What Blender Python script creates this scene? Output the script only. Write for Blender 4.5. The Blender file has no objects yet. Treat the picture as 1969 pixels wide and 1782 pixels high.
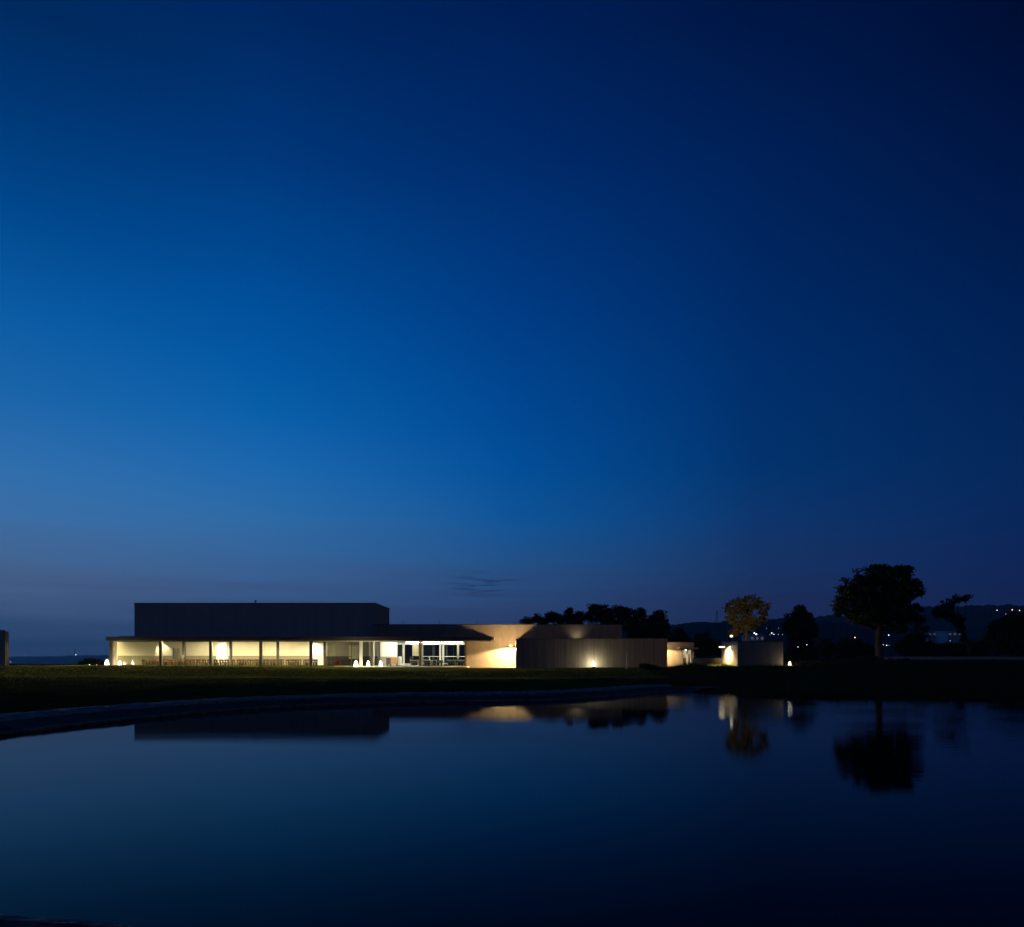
import bpy, math, random
import numpy as np
from mathutils import Vector

random.seed(7)
rng = np.random.default_rng(7)
R = math.radians
S = bpy.context.scene
COL = S.collection

# ------------------------------------------------------------------ camera
F = 1386.0          # focal length in photograph pixels
CX, HY = 984.5, 1263.0
EYE = 1.85          # eye height over the pond's water
cd = bpy.data.cameras.new('camera')
cam = bpy.data.objects.new('camera', cd)
COL.objects.link(cam)
cam.location = (0, 0, EYE)
cam.rotation_euler = (R(90), 0, 0)
cd.sensor_fit = 'HORIZONTAL'
cd.sensor_width = 36
cd.lens = F * 36 / 1969
cd.shift_y = (HY - 891) / 1969
cd.clip_start = 0.1
cd.clip_end = 40000
S.camera = cam

# ------------------------------------------------------------------ sky
def lin(c):
    out = []
    for v in c[:3]:
        v = v / 255
        out.append(v / 12.92 if v <= 0.04045 else ((v + 0.055) / 1.055) ** 2.4)
    return tuple(out) + (1.0,)

W = bpy.data.worlds.new('World')
S.world = W
W.use_nodes = True
wt = W.node_tree
wt.nodes.clear()
def wn(t, **k):
    n = wt.nodes.new(t)
    for a, v in k.items():
        setattr(n, a, v)
    return n
def wm(op, a, b=None, c=None, clamp=False):
    n = wn('ShaderNodeMath', operation=op, use_clamp=clamp)
    for i, v in enumerate((a, b, c)):
        if v is None:
            continue
        if isinstance(v, (int, float)):
            n.inputs[i].default_value = v
        else:
            wt.links.new(v, n.inputs[i])
    return n.outputs[0]
tc = wn('ShaderNodeTexCoord')
sx = wn('ShaderNodeSeparateXYZ')
wt.links.new(tc.outputs['Generated'], sx.inputs[0])
dx, dy, dz = sx.outputs
elev = wm('MULTIPLY', wm('ARCSINE', dz), 180 / math.pi)          # degrees
hor = wm('SQRT', wm('ADD', wm('MULTIPLY', dx, dx), wm('ADD', wm('MULTIPLY', dy, dy), 1e-5)))
SUNSET_AZ = R(-60)                                                # the afterglow lies to the left
glow = wm('DIVIDE', wm('ADD', wm('MULTIPLY', dx, math.sin(SUNSET_AZ)), wm('MULTIPLY', dy, math.cos(SUNSET_AZ))), hor)
azim = wm('MULTIPLY', wm('ARCTAN2', dx, dy), 180 / math.pi)
# soft streaks of thin cloud that bend the elevation a little
cv = wn('ShaderNodeCombineXYZ')
wt.links.new(wm('MULTIPLY', azim, 0.04), cv.inputs[0])
wt.links.new(wm('MULTIPLY', elev, 0.85), cv.inputs[1])
nz = wn('ShaderNodeTexNoise')
nz.inputs['Scale'].default_value = 1.0
nz.inputs['Detail'].default_value = 5
nz.inputs['Roughness'].default_value = 0.55
wt.links.new(cv.outputs[0], nz.inputs['Vector'])
lowmask = wm('SUBTRACT', 1.0, wm('DIVIDE', elev, 14.0), clamp=True)
bend = wm('MULTIPLY', wm('SUBTRACT', nz.outputs['Fac'], 0.5), wm('MULTIPLY', lowmask, 8.5))
elv2 = wm('ADD', elev, bend)
def ramp(stops):
    n = wn('ShaderNodeValToRGB')
    el = n.color_ramp.elements
    n.color_ramp.interpolation = 'B_SPLINE' if False else 'CARDINAL' if False else 'LINEAR'
    while len(el) < len(stops):
        el.new(0.5)
    for e, (d, c) in zip(el, stops):
        e.position = d / 60.0
        e.color = lin(c)
    wt.links.new(wm('DIVIDE', elv2, 60.0, clamp=True), n.inputs['Fac'])
    return n.outputs['Color']
SKY_L = [(0, (58, 84, 120)), (2.1, (52, 80, 118)), (3.0, (63, 87, 126)), (5.2, (73, 99, 140)), (7.0, (68, 106, 154)), (9, (62, 113, 169)), (12, (50, 113, 176)),
         (17, (26, 101, 171)), (21.5, (10, 92, 165)), (27, (0, 72, 142)), (32.5, (0, 54, 116)), (37, (0, 40, 92)), (60, (0, 22, 62))]
SKY_M = [(0, (52, 80, 120)), (2.5, (52, 78, 122)), (4.4, (60, 88, 134)), (6.3, (60, 98, 148)), (10.2, (48, 109, 169)), (13.9, (28, 105, 177)), (17.5, (10, 97, 172)),
         (21, (2, 89, 165)), (24.3, (0, 81, 158)), (33.3, (0, 55, 123)), (40.7, (0, 37, 94)), (60, (0, 18, 58))]
SKY_C = [(0, (44, 64, 104)), (3.3, (45, 67, 110)), (5.5, (44, 77, 126)), (7.6, (35, 83, 138)), (10.7, (15, 86, 154)), (14.7, (2, 80, 155)), (18.5, (0, 73, 149)),
         (25.6, (0, 60, 134)), (34.8, (0, 42, 106)), (42.3, (0, 29, 84)), (60, (0, 16, 56))]
SKY_D = [(0, (30, 44, 82)), (3.5, (30, 46, 88)), (6.3, (26, 51, 98)), (10.2, (14, 54, 110)), (14, (2, 52, 111)), (21, (0, 46, 107)), (24.3, (0, 42, 102)), (33.3, (0, 32, 88)), (40.7, (0, 21, 67)), (60, (0, 11, 44))]
SKY_R = [(0, (24, 36, 70)), (4, (20, 37, 80)), (7, (12, 39, 91)), (12, (5, 40, 92)), (21, (0, 32, 84)), (29, (0, 22, 68)), (36, (0, 13, 50)), (60, (0, 7, 32))]
SKY_B = [(0, (64, 58, 64)), (10, (56, 54, 66)), (25, (28, 33, 56)), (60, (0, 9, 34))]
cl, cm, cc, cdk, cr, cb = (ramp(q) for q in (SKY_L, SKY_M, SKY_C, SKY_D, SKY_R, SKY_B))
def mixc(a, b, fac):
    n = wn('ShaderNodeMix', data_type='RGBA')
    wt.links.new(fac, n.inputs[0])
    wt.links.new(a, n.inputs[6])
    wt.links.new(b, n.inputs[7])
    return n.outputs[2]
def span(v, a, b):
    n = wn('ShaderNodeMapRange', interpolation_type='LINEAR')
    wt.links.new(v, n.inputs[0])
    n.inputs[1].default_value, n.inputs[2].default_value = a, b
    return n.outputs[0]
c1 = mixc(cl, cm, span(glow, 0.909, 0.758))
c1 = mixc(c1, cc, span(glow, 0.758, 0.5))
c1 = mixc(c1, cdk, span(glow, 0.5, 0.198))
c2 = mixc(c1, cr, span(glow, 0.198, -0.094))
c3 = mixc(c2, cb, span(glow, -0.094, -0.9))
# one dark wisp of cloud low over the roofs
cv2 = wn('ShaderNodeCombineXYZ')
wt.links.new(wm('MULTIPLY', wm('ADD', azim, wm('MULTIPLY', elev, 0.9)), 0.32), cv2.inputs[0])
wt.links.new(wm('MULTIPLY', elev, 3.2), cv2.inputs[1])
nw = wn('ShaderNodeTexNoise')
nw.inputs['Scale'].default_value = 1.0
nw.inputs['Detail'].default_value = 4
wt.links.new(cv2.outputs[0], nw.inputs['Vector'])
ga = wm('DIVIDE', wm('ADD', azim, 2.2), 2.4)
ge = wm('DIVIDE', wm('SUBTRACT', elev, 5.7), 0.75)
gm = wm('EXPONENT', wm('MULTIPLY', wm('ADD', wm('MULTIPLY', ga, ga), wm('MULTIPLY', ge, ge)), -1.0))
wisp = wm('MULTIPLY', span(nw.outputs['Fac'], 0.47, 0.62), wm('MULTIPLY', gm, 1.2), clamp=True)
dk = wn('ShaderNodeRGB')
dk.outputs[0].default_value = lin((30, 55, 100))
c4 = mixc(c3, dk.outputs[0], wisp)
bg = wn('ShaderNodeBackground')
bg.inputs['Strength'].default_value = 1.0
wt.links.new(c4, bg.inputs['Color'])
wo = wn('ShaderNodeOutputWorld')
wt.links.new(bg.outputs[0], wo.inputs['Surface'])

S.view_settings.view_transform = 'Standard'
S.view_settings.look = 'None'
S.view_settings.exposure = 0
S.view_settings.gamma = 1
S.view_settings.use_curve_mapping = False
S.render.engine = 'CYCLES'
S.cycles.use_denoising = True
S.cycles.sample_clamp_indirect = 4
S.cycles.max_bounces = 8
S.cycles.diffuse_bounces = 4
S.cycles.glossy_bounces = 4
S.cycles.transparent_max_bounces = 16
S.cycles.volume_bounces = 0
S.cycles.caustics_reflective = False
S.cycles.caustics_refractive = False

# ------------------------------------------------------------------ helpers
def P(px, py, Y):
    """world point seen at photograph pixel (px, py) at distance Y"""
    return Vector(((px - CX) * Y / F, Y, EYE - (py - HY) * Y / F))
def PX(px, Y):
    return (px - CX) * Y / F
def PZ(py, Y):
    return EYE - (py - HY) * Y / F

MATS = {}
def material(name, color, rough=0.8, var=0.25, scale=2.0, stretch=(1, 1, 1), metal=0.0, bump=0.0, bscale=20.0, color2=None, spec=0.3, emit=None, strength=0.0, bdist=0.05):
    m = bpy.data.materials.new(name)
    m.use_nodes = True
    nt = m.node_tree
    b = nt.nodes['Principled BSDF']
    b.inputs['Roughness'].default_value = rough
    b.inputs['Metallic'].default_value = metal
    b.inputs['Specular IOR Level'].default_value = spec
    geo = nt.nodes.new('ShaderNodeNewGeometry')
    mp = nt.nodes.new('ShaderNodeMapping')
    mp.inputs['Scale'].default_value = stretch
    nt.links.new(geo.outputs['Position'], mp.inputs['Vector'])
    n = nt.nodes.new('ShaderNodeTexNoise')
    n.inputs['Scale'].default_value = scale
    n.inputs['Detail'].default_value = 6
    n.inputs['Roughness'].default_value = 0.65
    nt.links.new(mp.outputs[0], n.inputs['Vector'])
    r = nt.nodes.new('ShaderNodeValToRGB')
    r.color_ramp.elements[0].position = 0.32
    r.color_ramp.elements[1].position = 0.68
    c2 = color2 if color2 else tuple(min(1, c * (1 + var)) for c in color)
    c1 = color if color2 else tuple(c * (1 - var) for c in color)
    r.color_ramp.elements[0].color = (*c1, 1)
    r.color_ramp.elements[1].color = (*c2, 1)
    nt.links.new(n.outputs['Fac'], r.inputs[0])
    nt.links.new(r.outputs[0], b.inputs['Base Color'])
    if bump:
        n2 = nt.nodes.new('ShaderNodeTexNoise')
        n2.inputs['Scale'].default_value = bscale
        n2.inputs['Detail'].default_value = 4
        nt.links.new(mp.outputs[0], n2.inputs['Vector'])
        bp = nt.nodes.new('ShaderNodeBump')
        bp.inputs['Strength'].default_value = bump
        bp.inputs['Distance'].default_value = bdist
        nt.links.new(n2.outputs['Fac'], bp.inputs['Height'])
        nt.links.new(bp.outputs[0], b.inputs['Normal'])
    if emit:
        b.inputs['Emission Color'].default_value = (*emit, 1)
        b.inputs['Emission Strength'].default_value = strength
    MATS[name] = m
    return m

def glass(name, tint=(0.93, 0.96, 0.95), refl=1.0):
    m = bpy.data.materials.new(name)
    m.use_nodes = True
    nt = m.node_tree
    nt.nodes.clear()
    o = nt.nodes.new('ShaderNodeOutputMaterial')
    t = nt.nodes.new('ShaderNodeBsdfTransparent')
    t.inputs[0].default_value = (*tint, 1)
    g = nt.nodes.new('ShaderNodeBsdfGlossy')
    g.inputs['Roughness'].default_value = 0.02
    f = nt.nodes.new('ShaderNodeFresnel')
    f.inputs[0].default_value = 1.5
    ml = nt.nodes.new('ShaderNodeMath')
    ml.operation = 'MULTIPLY'
    ml.inputs[1].default_value = refl
    ml.use_clamp = True
    nt.links.new(f.outputs[0], ml.inputs[0])
    mx = nt.nodes.new('ShaderNodeMixShader')
    nt.links.new(ml.outputs[0], mx.inputs[0])
    nt.links.new(t.outputs[0], mx.inputs[1])
    nt.links.new(g.outputs[0], mx.inputs[2])
    nt.links.new(mx.outputs[0], o.inputs[0])
    MATS[name] = m
    return m

class MB:
    """collects faces in world coordinates; build() links them as one mesh object"""
    def __init__(self):
        self.v, self.f = [], []
    def box(self, x0, x1, y0, y1, z0, z1):
        b = len(self.v)
        self.v += [(x0, y0, z0), (x1, y0, z0), (x1, y1, z0), (x0, y1, z0), (x0, y0, z1), (x1, y0, z1), (x1, y1, z1), (x0, y1, z1)]
        self.f += [tuple(b + i for i in q) for q in ((0, 3, 2, 1), (4, 5, 6, 7), (0, 1, 5, 4), (1, 2, 6, 5), (2, 3, 7, 6), (3, 0, 4, 7))]
        return self
    def tube(self, pts, radii, n=8, cap=True):
        pts = [Vector(p) for p in pts]
        if isinstance(radii, (int, float)):
            radii = [radii] * len(pts)
        base = len(self.v)
        for i, p in enumerate(pts):
            d = (pts[min(i + 1, len(pts) - 1)] - pts[max(i - 1, 0)]).normalized()
            u = d.cross(Vector((0.13, 1, 0.07)))
            if u.length < 0.2:
                u = d.cross(Vector((1, 0, 0)))
            u.normalize()
            w = d.cross(u)
            for k in range(n):
                a = 2 * math.pi * k / n
                self.v.append(tuple(p + (u * math.cos(a) + w * math.sin(a)) * radii[i]))
        for i in range(len(pts) - 1):
            for k in range(n):
                a, b = base + i * n + k, base + i * n + (k + 1) % n
                self.f.append((a, b, b + n, a + n))
        if cap:
            self.f.append(tuple(base + k for k in range(n))[::-1])
            self.f.append(tuple(base + (len(pts) - 1) * n + k for k in range(n)))
        return self
    def lathe(self, x, y, prof, n=16):
        base = len(self.v)
        for r, z in prof:
            for k in range(n):
                a = 2 * math.pi * k / n
                self.v.append((x + r * math.cos(a), y + r * math.sin(a), z))
        for i in range(len(prof) - 1):
            for k in range(n):
                a, b = base + i * n + k, base + i * n + (k + 1) % n
                self.f.append((a, b, b + n, a + n))
        self.f.append(tuple(base + k for k in range(n))[::-1])
        self.f.append(tuple(base + (len(prof) - 1) * n + k for k in range(n)))
        return self
    def build(self, name, mat, parent=None, smooth=False, bevel=0.0):
        o = mesh_obj(name, self.v, self.f, mat, parent, smooth)
        if bevel:
            md = o.modifiers.new('bevel', 'BEVEL')
            md.width = bevel
            md.segments = 2
            md.limit_method = 'ANGLE'
        return o

def wloc(o):
    l = Vector((0, 0, 0))
    while o:
        l += o.location
        o = o.parent
    return l

def mesh_obj(name, v, f, mat, parent=None, smooth=False):
    me = bpy.data.meshes.new(name)
    off = wloc(parent) if parent else Vector((0, 0, 0))
    if parent and off.length:
        v = [(a[0] - off.x, a[1] - off.y, a[2] - off.z) for a in v]
    me.from_pydata(v, [], f)
    me.update()
    if smooth:
        me.polygons.foreach_set('use_smooth', [True] * len(me.polygons))
    o = bpy.data.objects.new(name, me)
    COL.objects.link(o)
    me.materials.append(MATS[mat])
    if parent:
        o.parent = parent
    return o

def tag(o, label, cat, group=None):
    o['label'] = label
    o['category'] = cat
    if group:
        o['group'] = group
    return o
def thing(name, label, cat, loc, group=None):
    o = bpy.data.objects.new(name, None)
    o.empty_display_size = 0.2
    COL.objects.link(o)
    o.location = loc
    return tag(o, label, cat, group)
def kind(o, k, label=None):
    o['kind'] = k
    if label:
        o['label'] = label
    return o
def copy_thing(root, loc, rotz, label):
    r = root.copy()
    COL.objects.link(r)
    r.location = loc
    r.rotation_euler = (0, 0, rotz)
    r['label'] = label
    for ch in root.children:
        c = ch.copy()
        COL.objects.link(c)
        c.parent = r
        for g in ch.children:
            d = g.copy()
            COL.objects.link(d)
            d.parent = c
    return r
def spot(name, loc, target, power, color, size=120, blend=0.3, radius=0.06, parent=None):
    l = bpy.data.lights.new(name, 'SPOT')
    l.energy = power
    l.color = color
    l.spot_size = R(size)
    l.spot_blend = blend
    l.shadow_soft_size = radius
    o = bpy.data.objects.new(name, l)
    COL.objects.link(o)
    d = Vector(target) - Vector(loc)
    o.rotation_euler = d.to_track_quat('-Z', 'Y').to_euler()
    o.location = Vector(loc) - (wloc(parent) if parent else Vector())
    if parent:
        o.parent = parent
    return o
def point(name, loc, power, color, radius=0.1, parent=None):
    l = bpy.data.lights.new(name, 'POINT')
    l.energy = power
    l.color = color
    l.shadow_soft_size = radius
    o = bpy.data.objects.new(name, l)
    COL.objects.link(o)
    o.location = Vector(loc) - (wloc(parent) if parent else Vector())
    if parent:
        o.parent = parent
    return o
ORD = ['first', 'second', 'third', 'fourth', 'fifth', 'sixth', 'seventh', 'eighth', 'ninth', 'tenth', 'eleventh', 'twelfth']
def sstep(x, a, b):
    t = np.clip((np.asarray(x, float) - a) / (b - a), 0, 1)
    return t * t * (3 - 2 * t)

# ------------------------------------------------------------------ materials
material('concrete', (0.32, 0.265, 0.21), 0.85, 0.22, 1.1, (1, 1, 0.35), bump=0.15, bscale=8)
material('board_concrete', (0.225, 0.20, 0.17), 0.85, 0.26, 2.2, (2.2, 2.2, 0.06), bump=0.2, bscale=10)
material('dark_panel', (0.42, 0.385, 0.34), 0.8, 0.11, 1.4, (2, 2, 0.1), bump=0.1, bscale=6)
material('fascia', (0.09, 0.085, 0.08), 0.7, 0.15, 2)
material('coping', (0.10, 0.10, 0.11), 0.5, 0.2, 3)
material('soffit', (0.42, 0.40, 0.34), 0.8, 0.08, 1.5)
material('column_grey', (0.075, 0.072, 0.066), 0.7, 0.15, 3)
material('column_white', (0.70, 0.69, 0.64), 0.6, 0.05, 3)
material('cream_wall', (0.78, 0.73, 0.60), 0.85, 0.03, 0.8)
material('white_wall', (0.84, 0.83, 0.80), 0.85, 0.02, 0.8)
material('wainscot', (0.30, 0.27, 0.19), 0.7, 0.10, 2.0)
material('grey_wall', (0.36, 0.35, 0.30), 0.8, 0.06, 1.2)
material('shaded_dado', (0.05, 0.05, 0.05), 0.5, 0.2, 2)
material('floor_stone', (0.55, 0.52, 0.45), 0.55, 0.1, 1.5)
material('frame_brown', (0.10, 0.075, 0.045), 0.5, 0.2, 4)
material('frame_white', (0.78, 0.78, 0.74), 0.5, 0.04, 4)
material('wood', (0.11, 0.036, 0.012), 0.5, 0.4, 6, (1, 1, 5))
material('dark_wood', (0.03, 0.013, 0.006), 0.5, 0.3, 6)
material('cabinet_wood', (0.36, 0.20, 0.08), 0.5, 0.25, 5, (1, 1, 6))
material('white_top', (0.80, 0.80, 0.78), 0.4, 0.03, 3)
material('charcoal', (0.05, 0.05, 0.052), 0.7, 0.2, 4)
material('red_fabric', (0.35, 0.03, 0.03), 0.8, 0.2, 4)
material('leaf_dark', (0.035, 0.055, 0.018), 0.7, 0.4, 0.8)
material('leaf_olive', (0.082, 0.08, 0.022), 0.7, 0.35, 1.2)
material('bark', (0.09, 0.07, 0.05), 0.9, 0.35, 6, (1, 1, 0.3), bump=0.5, bscale=12)
material('hill_wood', (0.022, 0.034, 0.018), 0.95, 0.4, 0.02)
material('metal_dark', (0.04, 0.04, 0.045), 0.5, 0.2, 3, metal=0.5)
material('metal_pale', (0.55, 0.55, 0.53), 0.4, 0.1, 3, metal=0.3)
material('far_wall', (0.42, 0.42, 0.42), 0.8, 0.1, 0.1)
material('far_roof', (0.30, 0.31, 0.33), 0.6, 0.1, 0.1)
material('kerb_stone', (0.17, 0.16, 0.15), 0.85, 0.55, 4.0, bump=0.4, bscale=10)
material('bank_soil', (0.035, 0.036, 0.035), 0.9, 0.5, 2.0, bump=0.5, bscale=9)
material('lawn_grass', (0.032, 0.045, 0.012), 0.9, 0.45, 0.35, color2=(0.085, 0.10, 0.028), bump=1.0, bscale=9, spec=0.0, bdist=0.35)
material('grass_blade', (0.035, 0.048, 0.016), 0.8, 0.4, 2)
material('room_lamp', (0.9, 0.9, 0.9), 0.4, 0.02, 2, emit=(1.0, 0.80, 0.47), strength=165)
material('hall_lamp', (0.9, 0.9, 0.9), 0.4, 0.02, 2, emit=(1.0, 0.92, 0.72), strength=35)
material('lounge_fill_strip', (0.9, 0.9, 0.9), 0.4, 0.02, 2, emit=(1.0, 0.92, 0.72), strength=620)
material('lawn_fill_strip', (0.9, 0.9, 0.9), 0.4, 0.02, 2, emit=(1.0, 0.80, 0.38), strength=8000)
material('warm_lens', (0.9, 0.9, 0.9), 0.4, 0.02, 2, emit=(1.0, 0.74, 0.36), strength=8)
material('warm_globe', (0.9, 0.9, 0.9), 0.4, 0.02, 2, emit=(1.0, 0.80, 0.46), strength=3)
material('far_white', (0.9, 0.9, 0.9), 0.4, 0.02, 2, emit=(0.85, 0.95, 1.0), strength=3)
material('far_white_dim', (0.9, 0.9, 0.9), 0.4, 0.02, 2, emit=(0.85, 0.93, 1.0), strength=0.7)
material('far_warm', (0.9, 0.9, 0.9), 0.4, 0.02, 2, emit=(1.0, 0.72, 0.38), strength=5)
material('far_red', (0.9, 0.9, 0.9), 0.4, 0.02, 2, emit=(1.0, 0.35, 0.15), strength=5)
m = bpy.data.materials.new('frosted_shade')
m.use_nodes = True
nt = m.node_tree
nt.nodes.clear()
o = nt.nodes.new('ShaderNodeOutputMaterial')
mx = nt.nodes.new('ShaderNodeMixShader')
mx.inputs[0].default_value = 0.5
tr = nt.nodes.new('ShaderNodeBsdfTransparent')
em = nt.nodes.new('ShaderNodeEmission')
em.inputs[0].default_value = (1.0, 0.93, 0.68, 1)
em.inputs[1].default_value = 5.0
nt.links.new(tr.outputs[0], mx.inputs[1])
nt.links.new(em.outputs[0], mx.inputs[2])
nt.links.new(mx.outputs[0], o.inputs[0])
MATS['frosted_shade'] = m
glass('clear_glass', refl=0.6)
glass('rear_glass', (0.22, 0.25, 0.23), 3.0)
glass('side_glass', (0.95, 0.96, 0.95), 0.12)
glass('porch_glass', (0.7, 0.72, 0.68), 1.5)

m = bpy.data.materials.new('lawn_blade')
m.use_nodes = True
nt = m.node_tree
nt.nodes.clear()
om = nt.nodes.new('ShaderNodeOutputMaterial')
geo = nt.nodes.new('ShaderNodeNewGeometry')
ns = nt.nodes.new('ShaderNodeTexNoise')
ns.inputs['Scale'].default_value = 0.5
ns.inputs['Detail'].default_value = 5
nt.links.new(geo.outputs['Position'], ns.inputs['Vector'])
rr = nt.nodes.new('ShaderNodeValToRGB')
rr.color_ramp.elements[0].position = 0.3
rr.color_ramp.elements[1].position = 0.7
rr.color_ramp.elements[0].color = (0.08, 0.09, 0.02, 1)
rr.color_ramp.elements[1].color = (0.17, 0.17, 0.042, 1)
nt.links.new(ns.outputs['Fac'], rr.inputs[0])
d1 = nt.nodes.new('ShaderNodeBsdfDiffuse')
d2 = nt.nodes.new('ShaderNodeBsdfTranslucent')
for q in (d1, d2):
    nt.links.new(rr.outputs[0], q.inputs['Color'])
mx = nt.nodes.new('ShaderNodeMixShader')
mx.inputs[0].default_value = 0.7
nt.links.new(d1.outputs[0], mx.inputs[1])
nt.links.new(d2.outputs[0], mx.inputs[2])
nt.links.new(mx.outputs[0], om.inputs[0])
MATS['lawn_blade'] = m

# water: one smooth sheet; the breeze roughens it towards the right
m = bpy.data.materials.new('pond_water')
m.use_nodes = True
nt = m.node_tree
nt.nodes.clear()
def nm(op, a, b=None, clamp=False):
    n = nt.nodes.new('ShaderNodeMath')
    n.operation = op
    n.use_clamp = clamp
    for i_, v in enumerate((a, b)):
        if v is None:
            continue
        if isinstance(v, (int, float)):
            n.inputs[i_].default_value = v
        else:
            nt.links.new(v, n.inputs[i_])
    return n.outputs[0]
geo = nt.nodes.new('ShaderNodeNewGeometry')
sp = nt.nodes.new('ShaderNodeSeparateXYZ')
nt.links.new(geo.outputs['Position'], sp.inputs[0])
def mrange(v, a, b_, c, d):
    n = nt.nodes.new('ShaderNodeMapRange')
    n.interpolation_type = 'SMOOTHSTEP'
    for i_, q in enumerate((a, b_, c, d)):
        n.inputs[i_ + 1].default_value = q
    nt.links.new(v, n.inputs[0])
    return n.outputs[0]
mp = nt.nodes.new('ShaderNodeMapping')
mp.inputs['Scale'].default_value = (0.55, 2.4, 1)
mp.inputs['Rotation'].default_value = (0, 0, R(-10))
nt.links.new(geo.outputs['Position'], mp.inputs['Vector'])
nn = nt.nodes.new('ShaderNodeTexNoise')
nn.inputs['Scale'].default_value = 2.2
nn.inputs['Detail'].default_value = 2
nt.links.new(mp.outputs[0], nn.inputs['Vector'])
bp = nt.nodes.new('ShaderNodeBump')
bp.inputs['Distance'].default_value = 0.02
nt.links.new(mrange(sp.outputs[0], 3.0, 13.0, 0.012, 0.2), bp.inputs['Strength'])
nt.links.new(nn.outputs['Fac'], bp.inputs['Height'])
dt = nt.nodes.new('ShaderNodeVectorMath')
dt.operation = 'DOT_PRODUCT'
nt.links.new(geo.outputs['Incoming'], dt.inputs[0])
nt.links.new(bp.outputs[0], dt.inputs[1])
IOR = 1.333
ci = nm('ABSOLUTE', dt.outputs['Value'])
ct = nm('SQRT', nm('SUBTRACT', 1.0, nm('DIVIDE', nm('SUBTRACT', 1.0, nm('MULTIPLY', ci, ci)), IOR * IOR)))
rp = nm('DIVIDE', nm('SUBTRACT', nm('MULTIPLY', ci, IOR), ct), nm('ADD', nm('MULTIPLY', ci, IOR), ct))
gl = nt.nodes.new('ShaderNodeBsdfGlossy')
gl.distribution = 'BECKMANN'
gl.inputs['Color'].default_value = (0.82, 0.93, 0.97, 1)
n2 = nt.nodes.new('ShaderNodeTexNoise')
n2.inputs['Scale'].default_value = 0.16
n2.inputs['Detail'].default_value = 3
mp2 = nt.nodes.new('ShaderNodeMapping')
mp2.inputs['Scale'].default_value = (0.5, 1.4, 1)
nt.links.new(geo.outputs['Position'], mp2.inputs['Vector'])
nt.links.new(mp2.outputs[0], n2.inputs['Vector'])
breeze = mrange(n2.outputs['Fac'], 0.35, 0.68, 0.75, 1.5)
nt.links.new(nm('MULTIPLY', mrange(sp.outputs[0], 2.0, 13.0, 0.05, 0.11), breeze), gl.inputs['Roughness'])
nt.links.new(bp.outputs[0], gl.inputs['Normal'])
df = nt.nodes.new('ShaderNodeBsdfDiffuse')
df.inputs['Color'].default_value = (0.0015, 0.003, 0.005, 1)
mx = nt.nodes.new('ShaderNodeMixShader')
nt.links.new(nm('MULTIPLY', rp, rp, True), mx.inputs[0])
nt.links.new(df.outputs[0], mx.inputs[1])
nt.links.new(gl.outputs[0], mx.inputs[2])
om = nt.nodes.new('ShaderNodeOutputMaterial')
nt.links.new(mx.outputs[0], om.inputs[0])
MATS['pond_water'] = m

# ------------------------------------------------------------------ pond outline and ground
def shore(px, py):
    Y = F * EYE / (py - HY)
    return ((px - CX) * Y / F, Y)
ctrl = [shore(*q) for q in ((0, 1413), (110, 1400), (250, 1384), (400, 1370), (520, 1361), (640, 1355.5), (760, 1351.5), (880, 1349.5), (1000, 1348),
                            (1100, 1344.5), (1200, 1338.5), (1265, 1332.5), (1305, 1329.5), (1345, 1332), (1400, 1337), (1500, 1341), (1600, 1344), (1700, 1346), (1800, 1348), (1969, 1350.5))]
ctrl += [(27, 28), (35, 25), (41, 20), (43, 14), (38, 7),
         (25, 3.2), (10, 3.0), (2, 3.2), (-1, 3.9), (-2.5, 4.75), (-3.4, 4.95), (-5, 5.3), (-8, 5.3), (-11, 5.4), (-14.5, 6.2), (-17, 8.5), (-18, 11.5), (-17, 14), (-14.8, 15.8)]
def catmull(c, n=8):
    out = []
    L = len(c)
    for i in range(L):
        p0, p1, p2, p3 = (np.array(c[(i + k) % L]) for k in (-1, 0, 1, 2))
        for t in np.arange(n) / n:
            out.append(0.5 * (2 * p1 + (p2 - p0) * t + (2 * p0 - 5 * p1 + 4 * p2 - p3) * t * t + (3 * p1 - p0 - 3 * p2 + p3) * t ** 3))
    return np.array(out)
SH = catmull(ctrl)
def signed_dist(x, y):
    """distance to the pond's edge: positive on land, negative in the pond"""
    d2 = np.full(x.shape, 1e18)
    inside = np.zeros(x.shape, bool)
    A, B = SH, np.roll(SH, -1, axis=0)
    for a, c in zip(A, B):
        e = c - a
        t = np.clip(((x - a[0]) * e[0] + (y - a[1]) * e[1]) / (e @ e), 0, 1)
        d2 = np.minimum(d2, (x - a[0] - t * e[0]) ** 2 + (y - a[1] - t * e[1]) ** 2)
        cond = (a[1] > y) != (c[1] > y)
        with np.errstate(divide='ignore', invalid='ignore'):
            xi = a[0] + (y - a[1]) * e[0] / (e[1] if abs(e[1]) > 1e-12 else 1e-12)
        inside ^= cond & (x < xi)
    return np.where(inside, -1, 1) * np.sqrt(d2)

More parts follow.
